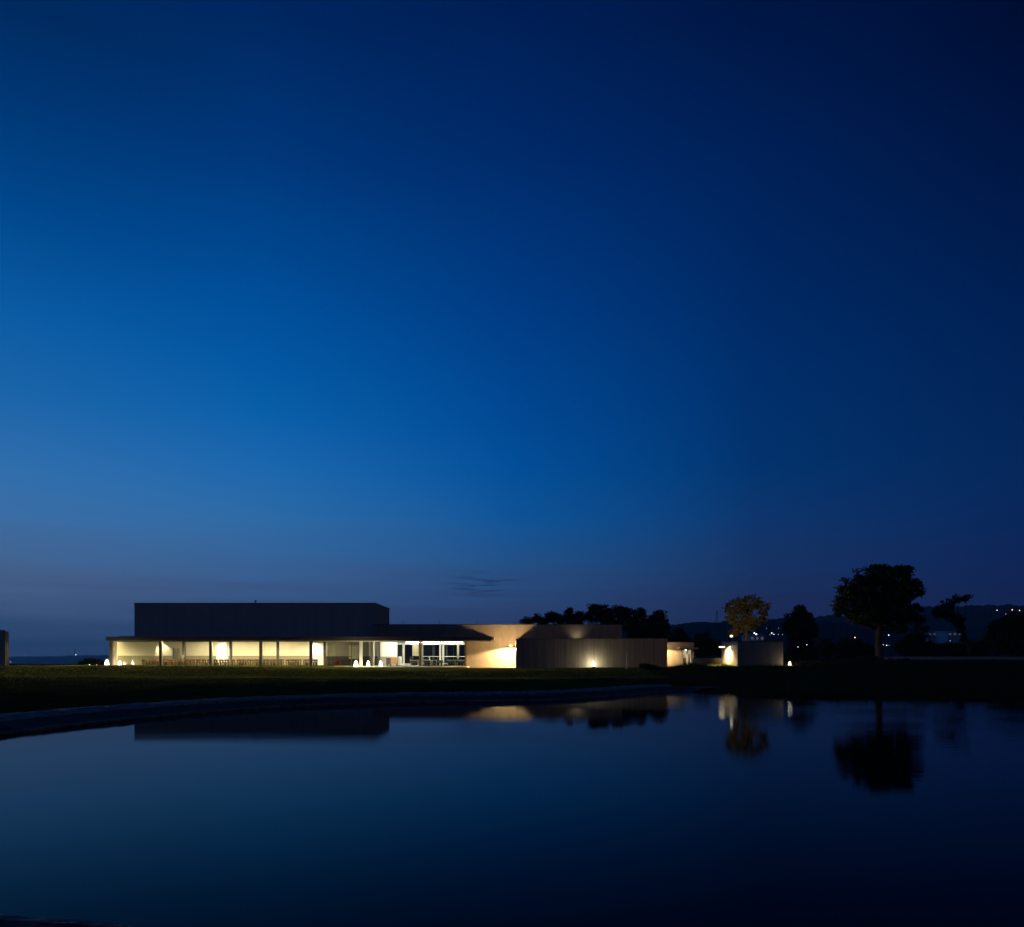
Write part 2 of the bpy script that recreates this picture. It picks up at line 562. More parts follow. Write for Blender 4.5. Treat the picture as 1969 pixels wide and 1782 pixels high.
def land(x, y, d):
    """height of the ground sheet"""
    g = np.interp(x, [-70, -50, -36, -24, -17, -13, 0, 9, 17, 26], [0.72, 0.80, 0.86, 0.84, 0.66, 0.58, 0.58, 0.66, 0.72, 0.75])
    lawn = 0.30 + 0.30 * sstep(d, 1.7, 7.5) + (g - 0.60) * sstep(d, 9, 48)
    und = 0.06 * np.sin(y / 5.2 - x / 55 + 0.6) + 0.04 * np.sin(y / 3.1 + x / 23 + 1.7) + 0.04 * np.sin(x / 11 + y / 14)
    swell = 0.10 * np.exp(-((y - 64) / 9) ** 2) - 0.09 * np.exp(-((y - 46) / 6) ** 2) + 0.05 * np.exp(-((y - 33) / 5) ** 2)
    lawn += swell * sstep(d, 4, 12)
    lawn += und * sstep(d, 4, 14) * (1 - sstep(y, 70, 80))
    lawn -= 0.10 * sstep(y, 83, 85) * (x < 18)
    xt = 9.2 + np.clip((y - 50) * 0.27, 0, 8)
    rb = sstep(x, xt, xt + 3.2) * sstep(y, 33, 38) + sstep(x, 14, 18) * (1 - sstep(y, 33, 38))
    bank = np.interp(d, [0, 1, 19, 23, 60], [0.0, 0.05, 1.14, 1.22, 1.30]) + 0.16 * sstep(x, 22, 30) * sstep(d, 15, 26) + 0.03 * np.sin(x / 3.1 + y) * sstep(d, 3, 8) - 0.6 * sstep(y, 63, 70) * (1 - sstep(x, 26, 36))
    z = lawn * (1 - rb) + bank * rb
    near = 1 - sstep(y, 6, 10)
    z = z * (1 - near) + near * np.minimum(z, 0.34)
    # the plateau drops away behind the clubhouse on the left; gentle fall to the right
    z = z - 62 * sstep(y, 120, 620) * (1 - sstep(x / np.maximum(y, 1), 0.0, 0.14)) - 8 * sstep(y, 150, 420) * sstep(x / np.maximum(y, 1), 0.0, 0.14)
    z = z - 62 * sstep(-x, 110, 420) * (1 - sstep(y, 120, 620))
    pl = np.interp(d, [-3, -0.4, 0, 1.0, 1.7], [-0.9, -0.6, -0.35, 0.0, 0.26])
    pr = np.interp(d, [-3, 0, 1.7], [-0.5, 0.0, 0.09])
    prof = np.where(d < 1.7, pl * (1 - rb) + pr * rb, z)
    return prof

gx = np.concatenate([-np.geomspace(62, 9500, 34)[::-1], np.arange(-61, 61.1, 0.6), np.geomspace(62, 9500, 34)])
gy = np.concatenate([-np.geomspace(6, 2000, 14)[::-1], np.arange(-4, 100.1, 0.45), np.geomspace(101, 9500, 60)])
GX, GY = np.meshgrid(gx, gy)
GD = signed_dist(GX.ravel(), GY.ravel()).reshape(GX.shape)
GZ = land(GX, GY, GD)
nx, ny = len(gx), len(gy)
verts = np.stack([GX.ravel(), GY.ravel(), GZ.ravel()], 1)
ii = (np.arange(ny - 1)[:, None] * nx + np.arange(nx - 1)[None]).ravel()
faces = np.stack([ii, ii + 1, ii + nx + 1, ii + nx], 1)
g = mesh_obj('ground', verts.tolist(), faces.tolist(), 'lawn_grass', None, True)
kind(g, 'structure')

wp = np.array([(-24, -6), (72, -6), (72, 60), (-24, 60)])
w = mesh_obj('pond_water', [(x, y, 0.0) for x, y in ((-21, 2.0), (68, 2.0), (68, 50), (-21, 50))], [(0, 1, 2, 3)], 'pond_water')
w.name = 'water'
kind(w, 'structure')

# the pond's edge: dark liner slope, thin kerb line, pale stone band
ar = 0.5 * np.sum(SH[:, 0] * np.roll(SH[:, 1], -1) - np.roll(SH[:, 0], -1) * SH[:, 1])
def edge_strip(name, mat, prof, jit=0.0, left_only=True):
    pts = SH
    # resample finely
    q = []
    for a, c in zip(pts, np.roll(pts, -1, axis=0)):
        k = max(1, int(np.linalg.norm(c - a) / 0.35))
        for t in range(k):
            q.append(a + (c - a) * t / k)
    q = np.array(q)
    tn = np.roll(q, -2, axis=0) - np.roll(q, 2, axis=0)
    tn /= np.linalg.norm(tn, axis=1)[:, None]
    nrm = np.stack([tn[:, 1], -tn[:, 0]], 1) * (1 if ar > 0 else -1)
    n, k = len(q), len(prof)
    V = []
    for i in range(n):
        for j, (d, z) in enumerate(prof):
            jd = rng.normal(0, jit) if 0 < j < k else 0
            V.append((q[i, 0] + nrm[i, 0] * (d + jd), q[i, 1] + nrm[i, 1] * (d + jd), z + (rng.normal(0, jit * 0.35) if 0 < j < k - 1 else 0)))
    Fc = []
    for i in range(n):
        i2 = (i + 1) % n
        if q[i, 0] > (8.9 if left_only else 9.4) and q[i, 1] > 4:
            continue
        for j in range(k - 1):
            a, b_, c, d_ = i * k + j, i2 * k + j, i2 * k + j + 1, i * k + j + 1
            Fc.append((a, b_, c, d_) if ar > 0 else (a, d_, c, b_))
    o = mesh_obj(name, V, Fc, mat)
    return kind(o, 'structure')
edge_strip('pond_kerb', 'kerb_stone', [(-0.05, -0.4), (-0.03, 0.055), (0.0, 0.07), (0.07, 0.07), (0.09, 0.02)], 0.004)
edge_strip('pond_bank', 'bank_soil', [(0.08, -0.3), (0.1, 0.02), (0.35, 0.07), (0.75, 0.17), (1.0, 0.20), (2.0, 0.24)], 0.02, False)
edge_strip('stone_margin', 'kerb_stone', [(0.93, 0.10), (0.97, 0.235), (1.25, 0.29), (1.6, 0.335), (1.9, 0.33), (2.0, 0.2)], 0.035)

# ------------------------------------------------------------------ hills
def ridge(name, prof, Y0, Y1, ragged, nx=260, back=400, base=-70, low=0):
    xs = np.linspace(prof[0][0], prof[-1][0], nx)
    ys = np.interp(xs, [p[0] for p in prof], [p[1] for p in prof])
    ht = EYE - (ys - HY) * Y1 / F
    noise = np.zeros(nx)
    for fr, am in ((0.06, 1.0), (0.17, 0.7), (0.45, 0.6), (1.1, 0.5)):
        noise += am * np.sin(xs * fr + rng.uniform(0, 6)) * rng.uniform(0.5, 1.2)
    noise += rng.normal(0, 0.7, nx)
    ht = ht + noise * ragged
    V, Fc = [], []
    rows = 14
    for j in range(rows + 1):
        t = j / rows
        Y = Y0 + (Y1 - Y0) * t
        s = t ** 1.5
        for i in range(nx):
            z = low + (ht[i] - low) * s + (rng.normal(0, ragged * 0.9) if 0 < j < rows else 0)
            V.append(((xs[i] - CX) * Y / F, Y, z))
    for i in range(nx):
        V.append(((xs[i] - CX) * Y1 / F, Y1 + back, base))
    for j in range(rows + 1):
        for i in range(nx - 1):
            a = j * nx + i
            Fc.append((a, a + 1, a + nx + 1, a + nx))
    return kind(mesh_obj(name, V, Fc, 'hill_wood', None, True), 'structure')
ridge('near_hill', [(1180, 1210), (1240, 1207), (1290, 1203), (1325, 1197), (1350, 1194), (1372, 1197), (1392, 1194), (1415, 1192), (1440, 1194), (1470, 1191), (1500, 1188), (1520, 1190),
                    (1560, 1192), (1600, 1196), (1660, 1206), (1740, 1216), (1830, 1222), (1969, 1226), (2300, 1222)], 420, 1100, 0.9, 380, 400, -20, -7)
ridge('far_hill', [(1300, 1216), (1480, 1204), (1560, 1190), (1592, 1181), (1625, 1184), (1700, 1172), (1760, 1164), (1790, 1166), (1840, 1166), (1900, 1163), (1940, 1162), (1969, 1166),
                   (2100, 1160), (2400, 1172)], 1150, 2200, 1.5, 380, 700, -30, 20)
ridge('coast_hills', [(-500, 1263), (-100, 1262.5), (20, 1262.4), (70, 1261.8), (110, 1261.3), (135, 1260.4), (160, 1259.8), (210, 1259.3), (300, 1260), (600, 1260), (1100, 1252)], 5200, 7800, 1.6, 320, 900, -62, -60)

# ------------------------------------------------------------------ the clubhouse
FL = 0.70
club = thing('clubhouse', 'long low concrete clubhouse with lit glass rooms, deep canopy and dark upper hall', 'building', (-17, 90, FL))
def part(name, mat, boxes, parent=None, bevel=0.0):
    mb = MB()
    for q in boxes:
        mb.box(*q)
    return mb.build(name, mat, parent or club, bevel=bevel)

# terrace and floor
part('terrace_slab', 'floor_stone', [(-48.7, -5.3, 85.3, 99, 0.42, FL)])
# upper hall: core set behind cladding panels, each panel its own piece
UX0, UX1, UY0, UY1, UZ0, UZ1 = -48.2, -17.42, 92.0, 102.4, 4.2, PZ(1159.4, 92)
hall = part('upper_hall', 'dark_panel', [(UX0 + 0.06, UX1 - 0.06, UY0 + 0.06, UY1, UZ0, UZ1 - 0.06)])
def panel_row(parent, mat, x0, x1, y, z0, z1, n, gap=0.012, th=0.05, rows=1):
    w = (x1 - x0) / n
    h = (z1 - z0) / rows
    proto = None
    for r in range(rows):
        for i in range(n):
            mb = MB().box(0, w - gap, y, y + th, 0, h - gap)
            if proto is None:
                off = wloc(parent)
                me = bpy.data.meshes.new('panel')
                me.from_pydata([(a[0], a[1] - y, a[2]) for a in mb.v], [], mb.f)
                me.materials.append(MATS[mat])
                proto = me
            o = bpy.data.objects.new('panel', proto)
            COL.objects.link(o)
            o.parent = parent
            o.location = Vector((x0 + i * w, y + rng.uniform(-0.002, 0.002), z0 + r * h)) - wloc(parent)
def panel_side(parent, mat, x, y0, y1, z0, z1, n, gap=0.012, th=0.05):
    w = (y1 - y0) / n
    for i in range(n):
        MB().box(x, x + th, y0 + i * w, y0 + (i + 1) * w - gap, z0, z1).build('panel', mat, parent)
panel_row(hall, 'dark_panel', UX0, UX1, UY0, UZ0, UZ1 - 0.07, 13, 0.005)
panel_side(hall, 'dark_panel', UX1 - 0.055, UY0 + 0.06, UY1, UZ0, UZ1 - 0.07, 4)
MB().box(UX0 - 0.04, UX1 + 0.04, UY0 - 0.04, UY1 + 0.04, UZ1 - 0.065, UZ1 + 0.03).build('coping', 'coping', hall)

# canopy and low roof
CZ0, CZ1 = 3.77, 4.16
CXR = PX(950, 86)
canopy = part('canopy', 'fascia', [(-48.45, CXR - 0.3, 86.0, 90.0, CZ0 + 0.03, CZ1)])
MB().box(-48.4, CXR - 0.35, 86.03, 89.95, CZ0, CZ0 + 0.028).build('soffit', 'soffit', canopy)
MB().box(-48.5, CXR - 0.28, 85.94, 90.0, CZ1 + 0.001, CZ1 + 0.10).build('coping', 'coping', canopy)
MB().box(CXR - 0.298, CXR, 86.0, 89.97, CZ0 + 0.08, CZ1 + 0.05).build('end_cap', 'soffit', canopy)
part('low_roof', 'dark_panel', [(-48.2, -17.6, 88.2, 91.98, CZ1 + 0.102, PZ(1222.9, 88.2))])
# columns
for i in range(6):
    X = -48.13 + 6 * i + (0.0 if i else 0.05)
    part('column', 'column_white' if i == 5 else 'column_grey', [(X - 0.16, X + 0.16, 86.35, 86.67, FL, CZ0)])  # last column is white: the nearby lamp's light put into its colour
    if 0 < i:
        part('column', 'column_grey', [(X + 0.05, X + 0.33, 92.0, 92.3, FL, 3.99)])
# left end wall
part('end_wall', 'concrete', [(-48.62, -48.11, 87.0, 99, 0.3, 3.76)])
# dining room
BY = 98.0
DX1 = PX(627, BY)
part('room_ceiling', 'white_wall', [(-48.1, -16.7, 90.01, 98.5, 4.0, 4.18)])
part('side_wall', 'cream_wall', [(-48.1, -48.0, 87.6, BY, FL, 3.99)])
back = part('back_wall', 'cream_wall', [(-48.0, PX(332, BY), BY, BY + 0.2, FL, 3.99), (PX(346, BY), DX1, BY, BY + 0.2, FL, 3.99), (PX(332, BY), PX(346, BY), BY, BY + 0.2, 3.1, 3.99)])
WZ = PZ(1260.6, BY)
for x0, x1 in ((-47.93, PX(331, BY)), (PX(347, BY), PX(416, BY)), (PX(439, BY), PX(597, BY))):
    MB().box(x0, x1, BY - 0.04, BY - 0.002, FL, WZ).build('wainscot', 'wainscot', back)
MB().box(-47.998, -47.95, 87.7, BY - 0.05, FL, WZ).build('wainscot', 'wainscot', back)
dr = part('door', 'white_wall', [(PX(332, BY) + 0.01, PX(342.5, BY), BY + 0.3, BY + 0.35, FL, 3.1)])
MB().box(PX(343, BY), PX(345.8, BY), BY - 0.4, BY + 0.3, FL, 3.0).build('door_leaf', 'wainscot', dr)
part('pilaster', 'white_wall', [(PX(418, BY), PX(437, BY), BY - 0.18, BY - 0.001, FL, 3.99)])
part('pilaster', 'white_wall', [(PX(599, BY), PX(623, BY), BY - 0.18, BY - 0.001, FL, 3.99)])
# dining room glazing: frame and one pane per half bay
EX = -24.55
gz = part('glazing', 'frame_brown', [(-47.95, EX, 87.48, 87.54, FL + 0.001, FL + 0.06), (-47.95, EX, 87.48, 87.54, 3.69, CZ0 - 0.001)])
for i in range(8):
    w8 = (EX + 47.95) / 8
    MB().box(-47.95 + i * w8, -47.95 + (i + 1) * w8 - 0.012, 87.5, 87.515, FL + 0.061, 3.689).build('pane', 'clear_glass', gz)
sg = part('glazing', 'frame_brown', [(EX + 0.01, EX + 0.09, 87.6, 97.9, FL + 0.001, FL + 0.06), (EX + 0.01, EX + 0.09, 87.6, 97.9, 3.70, 3.768)])
for i in range(3):
    MB().box(EX + 0.04, EX + 0.055, 87.62 + i * 3.43, 91.0 + i * 3.43, FL + 0.061, 3.699).build('pane', 'side_glass', sg)
# porch between the two rooms
PY = 97.6
pw = part('porch_wall', 'grey_wall', [(DX1 + 0.01, PX(729, PY), PY, PY + 0.15, PZ(1261.6, PY), 3.99)])  # the cream wall goes on; its dimness is put into grey and dark dado
MB().box(DX1 + 0.01, PX(729, PY), PY + 0.001, PY + 0.16, FL, PZ(1261.6, PY) - 0.005).build('dado', 'shaded_dado', pw)
pdoor = part('door', 'cream_wall', [(PX(671, PY), PX(690, PY), PY - 0.06, PY - 0.002, FL + 0.9, PZ(1241, PY))])
MB().box(PX(675.5, PY), PX(676.5, PY), PY - 0.10, PY - 0.061, FL + 0.91, PZ(1242, PY)).build('frame', 'wainscot', pdoor)
MB().box(PX(676, PY) - 0.25, PX(676, PY) - 0.1, PY - 0.16, PY - 0.101, 1.85, 1.95).build('handle', 'metal_dark', pdoor)
part('jamb', 'column_white', [(PX(716.6, 92.5), PX(719.4, 92.5), 92.5, 92.8, FL, 3.99)])
part('jamb', 'column_grey', [(PX(726.5, 91), PX(729, 91), 91, 91.2, FL, 3.99)])
pg = part('glazing', 'frame_brown', [(-23.6, -18.3, 92.1, 92.16, FL + 0.001, FL + 0.05), (-23.6, -18.3, 92.1, 92.16, 3.80, 3.95), (PX(675, 92), PX(676.5, 92), 92.09, 92.17, FL + 0.051, 3.799)])
MB().box(-23.59, PX(675, 92) - 0.01, 92.12, 92.135, FL + 0.051, 3.799).build('pane', 'porch_glass', pg)
MB().box(PX(676.5, 92) + 0.01, -18.31, 92.12, 92.135, FL + 0.051, 3.799).build('pane', 'porch_glass', pg)

# middle wing: tall wall with concrete panels
MX0, MX1, MY, MZ1 = -17.4, PX(1196.5, 90), 90.0, PZ(1200.3, 90)
HX0, HX1 = PX(728, MY), PX(895.5, MY)
HZ = PZ(1234.2, MY)
wing = part('wing', 'concrete', [(MX0 + 0.05, MX1 - 0.05, MY + 0.06, 100.5, HZ + 0.25, MZ1 - 0.06), (HX1 + 0.1, MX1 - 0.05, MY + 0.06, 100.5, 0.2, HZ + 0.25), (MX0 + 0.05, HX0 + 0.3, 98.6, 100.5, 0.3, HZ + 0.25)])
# upper tier and lower tier of panels, joints left open
xs = [MX0, -14.3, -11.2, -8.1, -5.2, PX(952, MY), 0.6, 3.4, 6.2, 9.0, 11.4, MX1]
JZ = PZ(1224.6, MY)
for a, c in zip(xs[:-1], xs[1:]):
    MB().box(a, c - 0.014, MY, MY + 0.055, JZ + 0.007, MZ1 - 0.07).build('panel', 'concrete', wing)
for a, c in zip(xs[:4], xs[1:5]):
    MB().box(a, min(c, HX1 + 0.1) - 0.014, MY, MY + 0.055, HZ + 0.2, JZ - 0.007).build('panel', 'concrete', wing)
for a, c in zip([HX1 + 0.1] + xs[5:-1], xs[5:]):
    MB().box(a, c - 0.014, MY, MY + 0.055, 0.35, JZ - 0.007).build('panel', 'concrete', wing)
MB().box(MX0 - 0.03, MX1 + 0.03, MY - 0.03, 100.5, MZ1 - 0.065, MZ1 + 0.02).build('coping', 'coping', wing)
for px in (775.5, 845.5, 917, 990, 1045):
    MB().tube([(PX(px, 95), 95, MZ1), (PX(px, 95), 95, PZ(1193.2, 95))], 0.025, 6).build('lightning_rod', 'metal_dark', wing)
MB().tube([(PX(491.5, 96), 96, UZ1), (PX(491.5, 96), 96, PZ(1154.3, 96))], 0.07, 6).build('vent_pipe', 'metal_dark', hall)
MB().box(PX(489.5, 96), PX(493.5, 96), 95.9, 96.1, PZ(1155.6, 96), PZ(1154.2, 96)).build('vent_cap', 'metal_dark', hall)

# lounge in the middle wing
lounge_floor = part('lounge_floor', 'floor_stone', [(HX0, HX1 + 0.05, MY - 0.3, 98.5, 0.40, FL + 0.002)])
part('plinth', 'soffit', [(PX(705, 85.2), HX1 + 0.1, 85.0, 85.29, 0.40, 0.64)])
part('room_ceiling', 'white_wall', [(HX0 + 0.35, HX1 + 0.08, MY + 0.08, 98.5, HZ + 0.14, HZ + 0.24)])
part('side_wall', 'white_wall', [(HX1 + 0.0, HX1 + 0.09, MY + 0.2, 98.5, FL, HZ + 0.139)])
LW = 94.0
lw = part('partition_wall', 'white_wall', [(PX(731, LW), PX(763.5, LW), LW, LW + 0.15, PZ(1262.2, LW), HZ + 0.138)])
MB().box(PX(731, LW), PX(763.5, LW), LW + 0.001, LW + 0.14, FL, PZ(1262.2, LW) - 0.004).build('dado', 'grey_wall', lw)
MB().box(PX(746, LW), PX(750, LW), LW - 0.02, LW - 0.001, PZ(1245.5, LW), PZ(1244.7, LW)).build('wall_plate', 'metal_pale', lw)
fr = part('glazing', 'frame_brown', [(HX0 + 0.0, HX1 + 0.1, MY + 0.0, MY + 0.08, HZ + 0.002, HZ + 0.19), (PX(808, MY) - 0.17, PX(808, MY) + 0.10, MY, MY + 0.08, FL, HZ),
                                     (HX1 - 0.12, HX1 + 0.1, MY - 0.02, MY + 0.08, FL, HZ), (PX(812, MY), HX1 - 0.12, MY, MY + 0.06, FL + 0.003, FL + 0.10)])
MB().box(PX(812, MY), HX1 - 0.13, MY + 0.03, MY + 0.045, FL + 0.102, HZ).build('pane', 'clear_glass', fr)
MB().box(PX(764, MY), PX(805, MY), MY + 0.03, MY + 0.045, FL + 0.01, HZ).build('pane', 'clear_glass', fr)
part('column', 'column_white', [(PX(809.8, 90.6), PX(813.2, 90.6), 90.6, 90.8, FL, HZ)])
RY = 97.6
rg = part('rear_glazing', 'frame_white', [(PX(763.5, RY), HX1, RY, RY + 0.1, PZ(1239.4, RY), HZ + 0.04), (PX(774, RY), PX(778, RY), RY - 0.02, RY + 0.1, FL, PZ(1239.4, RY)),
                                          (PX(774, RY), PX(790, RY), RY - 0.5, RY - 0.02, FL, PZ(1275.4, RY)), (PX(812, RY), HX1, RY + 0.03, RY + 0.09, PZ(1262.4, RY), PZ(1261.6, RY))])
xsr = [PX(q, RY) for q in (764, 774, 793, 812, 832, 850, 872, 895)]
for a, c in zip(xsr[:-1], xsr[1:]):
    MB().box(a + 0.01, c - 0.01, RY + 0.05, RY + 0.065, FL, PZ(1239.4, RY)).build('pane', 'rear_glass', rg)
part('column', 'column_white', [(PX(844.6, 95), PX(848.2, 95), 95, 95.25, FL, HZ + 0.139)])
part('column', 'column_white', [(PX(850.4, 95), PX(853.6, 95), 95, 95.25, FL, HZ + 0.139)])
part('reflection_panel', 'wainscot', [(PX(793, 97.4), PX(805, 97.4), 97.4, 97.44, PZ(1261, 97.4), PZ(1239.5, 97.4))])  # pale panels standing in for reflections in the rear glass
part('reflection_panel', 'wainscot', [(PX(878.5, 97.4), PX(883, 97.4), 97.4, 97.44, PZ(1266, 97.4), PZ(1239.5, 97.4))])
part('rear_terrace_wall', 'grey_wall', [(PX(764, 99.5), HX1, 99.5, 99.6, FL, 1.5)])

# right block: board-marked concrete, one piece per pour
BX0, BX1, BY0, BZ1 = PX(992.3, 80), PX(1283.5, 80), 80.0, PZ(1227.6, 80)
block = part('front_block', 'board_concrete', [(BX0 + 0.05, BX1 - 0.05, BY0 + 0.06, MY - 0.2, 0.2, BZ1 - 0.05)])
nb = 28
bw = (BX1 - BX0) / nb
for i in range(nb):
    y = BY0 + rng.uniform(-0.008, 0.008)
    MB().box(BX0 + i * bw, BX0 + (i + 1) * bw - 0.012, y, y + 0.06, 0.25, BZ1 - 0.055).build('board', 'board_concrete', block)
MB().box(BX0, BX0 + 0.049, BY0 + 0.07, MY - 0.2, 0.25, BZ1 - 0.055).build('panel', 'concrete', block)
MB().box(BX0 - 0.02, BX1 + 0.02, BY0 - 0.03, MY - 0.2, BZ1 - 0.05, BZ1 + 0.02).build('coping', 'coping', block)

# lamps recessed in the room ceilings, and added fill strips behind the glass
for i in range(8):
    X = -41.8 + i * 2.43
    t = thing('ceiling_lamp', 'recessed warm ceiling lamp in the dining room, %s from the left' % ORD[i], 'lamp', (X, 95.4, 3.98), 'dining room ceiling lamps')
    MB().box(X - 0.5, X + 0.5, 95.3, 95.6, 3.95, 3.975).build('diffuser', 'room_lamp', t)
    MB().box(X - 0.54, X + 0.54, 95.26, 95.64, 3.976, 3.998).build('housing', 'frame_white', t)
    X -= 1.6 - 0.2 * i
    t = thing('ceiling_lamp', 'added fill strip behind the dining room glass, lighting the lawn, %s from the left' % ORD[i], 'lamp', (X, 89.0, 3.76), 'added lawn fill strips')
    MB().box(X - 0.5, X + 0.5, 88.93, 88.95, 3.729, 3.764).build('diffuser', 'lawn_fill_strip', t)  # added glowing strip facing outward, hidden by the header, to light the lawn
    MB().box(X - 0.54, X + 0.54, 88.953, 88.97, 3.7265, 3.768).build('housing', 'frame_white', t)  # back plate added to keep the strip's light out of the room
for i in range(4):
    X = HX0 + 3.4 + i * 1.9
    t = thing('ceiling_lamp', 'long white strip lamp at the rear of the lounge ceiling, %s from the left' % ORD[i], 'lamp', (X, 96.6, HZ + 0.1), 'lounge ceiling lamps')
    MB().box(X - 0.93, X + 0.93, 96.5, 96.7, HZ + 0.06, HZ + 0.11).build('diffuser', 'hall_lamp', t)
    MB().box(X - 0.94, X + 0.94, 96.45, 96.75, HZ + 0.112, HZ + 0.138).build('housing', 'frame_white', t)
for i in range(4):
    X = HX0 + 1.6 + i * 2.5
    t = thing('ceiling_lamp', 'added white fill strip behind the lounge window head, %s from the left' % ORD[i], 'lamp', (X, 91.0, HZ + 0.12), 'added lounge fill strips')
    MB().box(X - 0.4, X + 0.4, 90.98, 91.01, HZ + 0.045, HZ + 0.11).build('diffuser', 'lounge_fill_strip', t)  # added hidden strip that brightens the partition and the lawn
    MB().box(X - 0.42, X + 0.42, 90.88, 91.12, HZ + 0.111, HZ + 0.138).build('housing', 'frame_white', t)
WARM = (1.0, 0.80, 0.48)
for px, pw_, lab in ((300, 250, 'wall-washing spotlight in the far left corner of the dining room'), (427.5, 330, 'bright spotlight washing the white pilaster mid dining room'), (609, 330, 'bright spotlight washing the white pilaster at the dining room right end')):
    X = PX(px, BY)
    y = BY - 0.75
    if px == 300:
        X, y = -47.4, BY - 0.7
    t = thing('spotlight', lab, 'lamp', (X, y, 3.95))
    MB().lathe(X, y, [(0.06, 3.80), (0.08, 3.82), (0.08, 3.95), (0.05, 3.998)], 12).build('can', 'frame_white', t)
    spot('spotlight_beam', (X, y, 3.78), (X, BY - 0.2, 2.6), pw_, (1, 0.93, 0.75) if px != 300 else WARM, 105, 0.6, 0.05, t)

# ------------------------------------------------------------------ garden bollard lamps
def bollard(px, py_base, Y, h, label, zb=None, power=430):
    X = PX(px, Y)
    z = PZ(py_base, Y) if zb is None else zb
    t = thing('bollard_lamp', label, 'lamp', (X, Y, z), 'glowing bullet shaped garden lamps')
    r = h * 0.30
    prof = [(r * math.sqrt(max(0.001, 1 - (q / 10) ** 1.7)), z + 0.03 + (h - 0.03) * q / 10) for q in range(11)]
    MB().lathe(X, Y, prof, 18).build('shade', 'frosted_shade', t, True)
    point('bulb', (X, Y, z + h * 0.45), power, (1.0, 0.88, 0.55), 0.13, t)
    MB().lathe(X, Y, [(r * 1.05, z - 0.25), (r * 1.05, z + 0.028)], 18).build('base', 'metal_dark', t)
    return t
bollard(205.5, 1281.6, 84.6, 0.88, 'glowing white bollard lamp on grass at the clubhouse left corner', None, 260)
bollard(230.5, 1279.5, 87.0, 0.72, 'glowing bollard lamp standing inside the left end of the terrace', FL, 90)
bollard(684.5, 1284, 84.4, 0.92, 'glowing bollard lamp on grass beside the lamp-lit porch column')
bollard(708.0, 1281, 88.2, 0.72, 'glowing bollard lamp just right of the lamp-lit porch column', FL)
bollard(732.0, 1281, 88.4, 0.72, 'glowing bollard lamp in front of the white lounge partition', FL)
bollard(1141, 1281.6, 79.2, 0.62, 'glowing bollard lamp at the foot of the board marked concrete wall', None, 300)
bollard(1518.5, 1280.2, 55.6, 0.36, 'small glowing bollard lamp right of the square pavilion', None, 20)

# wall lamps
def wall_lamp(label, x, y, z, sx, power, color, up=0.3, size=150, target=None, blend=0.2, reach=0.6, fwd=0.0, wash=None):
    t = thing('wall_lamp', label, 'lamp', (x, y, z), 'wall lamps on brackets')
    MB().box(min(x, x - sx * (reach - 0.05)), max(x, x - sx * (reach - 0.05)), y - 0.05, y + 0.05, z + 0.05, z + 0.10).build('bracket', 'metal_dark', t)
    xc = x - sx * reach
    MB().lathe(xc, y, [(0.10, z), (0.26, z + 0.02), (0.30, z + 0.07), (0.16, z + 0.13), (0.05, z + 0.15)], 16).build('shade', 'metal_pale', t, True)
    MB().lathe(xc, y, [(0.05, z - 0.05), (0.22, z - 0.03), (0.22, z - 0.004)], 16).build('lens', 'warm_lens', t)
    tg = target or (xc, y, z - 1)
    spot('lamp_beam', (xc, y, z - 0.08), tg, power, color, size, blend, 0.08, t)
    if wash:
        spot('lamp_wash', (xc, y, z + 0.02), wash, power * up, color, 160, 0.4, 0.1, t)
    elif up:
        point('lamp_fill', (xc, y - fwd, z + 0.22), power * up, color, 0.1, t)  # added point light; fwd shifts it off the fixture to even the wall's glow
    return t
ORANGE = (1.0, 0.70, 0.34)
wall_lamp('wall lamp on the front block edge lighting the bright wall', BX0, 88.2, PZ(1241.5, 88.2), 1, 6000, (1.0, 0.66, 0.30), 0.16, 160, (BX0 - 0.6, 88.6, 0.5), fwd=1.5)
wall_lamp('wall lamp at the right end of the front block lighting the gatehouse', BX1 + 1.95, 90.7, PZ(1244, 90.7), 0.0, 1300, ORANGE, 0.10, 160, (BX1 + 2.1, 90.8, 0.5))
# courtyard lamp behind the front block that brushes the tall wall
t = thing('courtyard_lamp', 'low uplight on the roof behind the front block', 'lamp', (PX(1110, 89.2), 89.2, BZ1))
MB().box(PX(1108, 89.2), PX(1112, 89.2), 89.05, 89.35, BZ1 + 0.021, BZ1 + 0.09).build('housing', 'metal_dark', t)
spot('lamp_beam', (PX(1110, 89.2), 89.2, BZ1 + 0.14), (PX(1110, 89.2), 90.0, BZ1 + 1.4), 34, (1, 0.85, 0.5), 130, 1.0, 0.1, t)

# ------------------------------------------------------------------ furniture of the dining room
tb = thing('dining_table', '', 'table', (0, 0, 0), 'dining tables')
MB().box(-0.75, 0.75, -0.4, 0.4, 0.70, 0.74).build('tabletop', 'wood', tb)
for sx_ in (-1, 1):
    for sy_ in (-1, 1):
        MB().box(sx_ * 0.68 - 0.03, sx_ * 0.68 + 0.03, sy_ * 0.34 - 0.03, sy_ * 0.34 + 0.03, 0, 0.70).build('leg', 'dark_wood', tb)
ch = thing('dining_chair', '', 'chair', (0, 0, 0), 'dining chairs')
MB().box(-0.23, 0.23, -0.22, 0.24, 0.42, 0.46).build('seat', 'wood', ch)
MB().box(-0.23, 0.23, -0.26, -0.225, 0.66, 0.84).build('backrest', 'wood', ch)
for sx_ in (-1, 1):
    MB().box(sx_ * 0.2 - 0.022, sx_ * 0.2 + 0.022, -0.225, -0.18, 0, 0.84).build('leg', 'dark_wood', ch)
    MB().box(sx_ * 0.2 - 0.022, sx_ * 0.2 + 0.022, 0.18, 0.225, 0, 0.42).build('leg', 'dark_wood', ch)
first_t = first_c = True
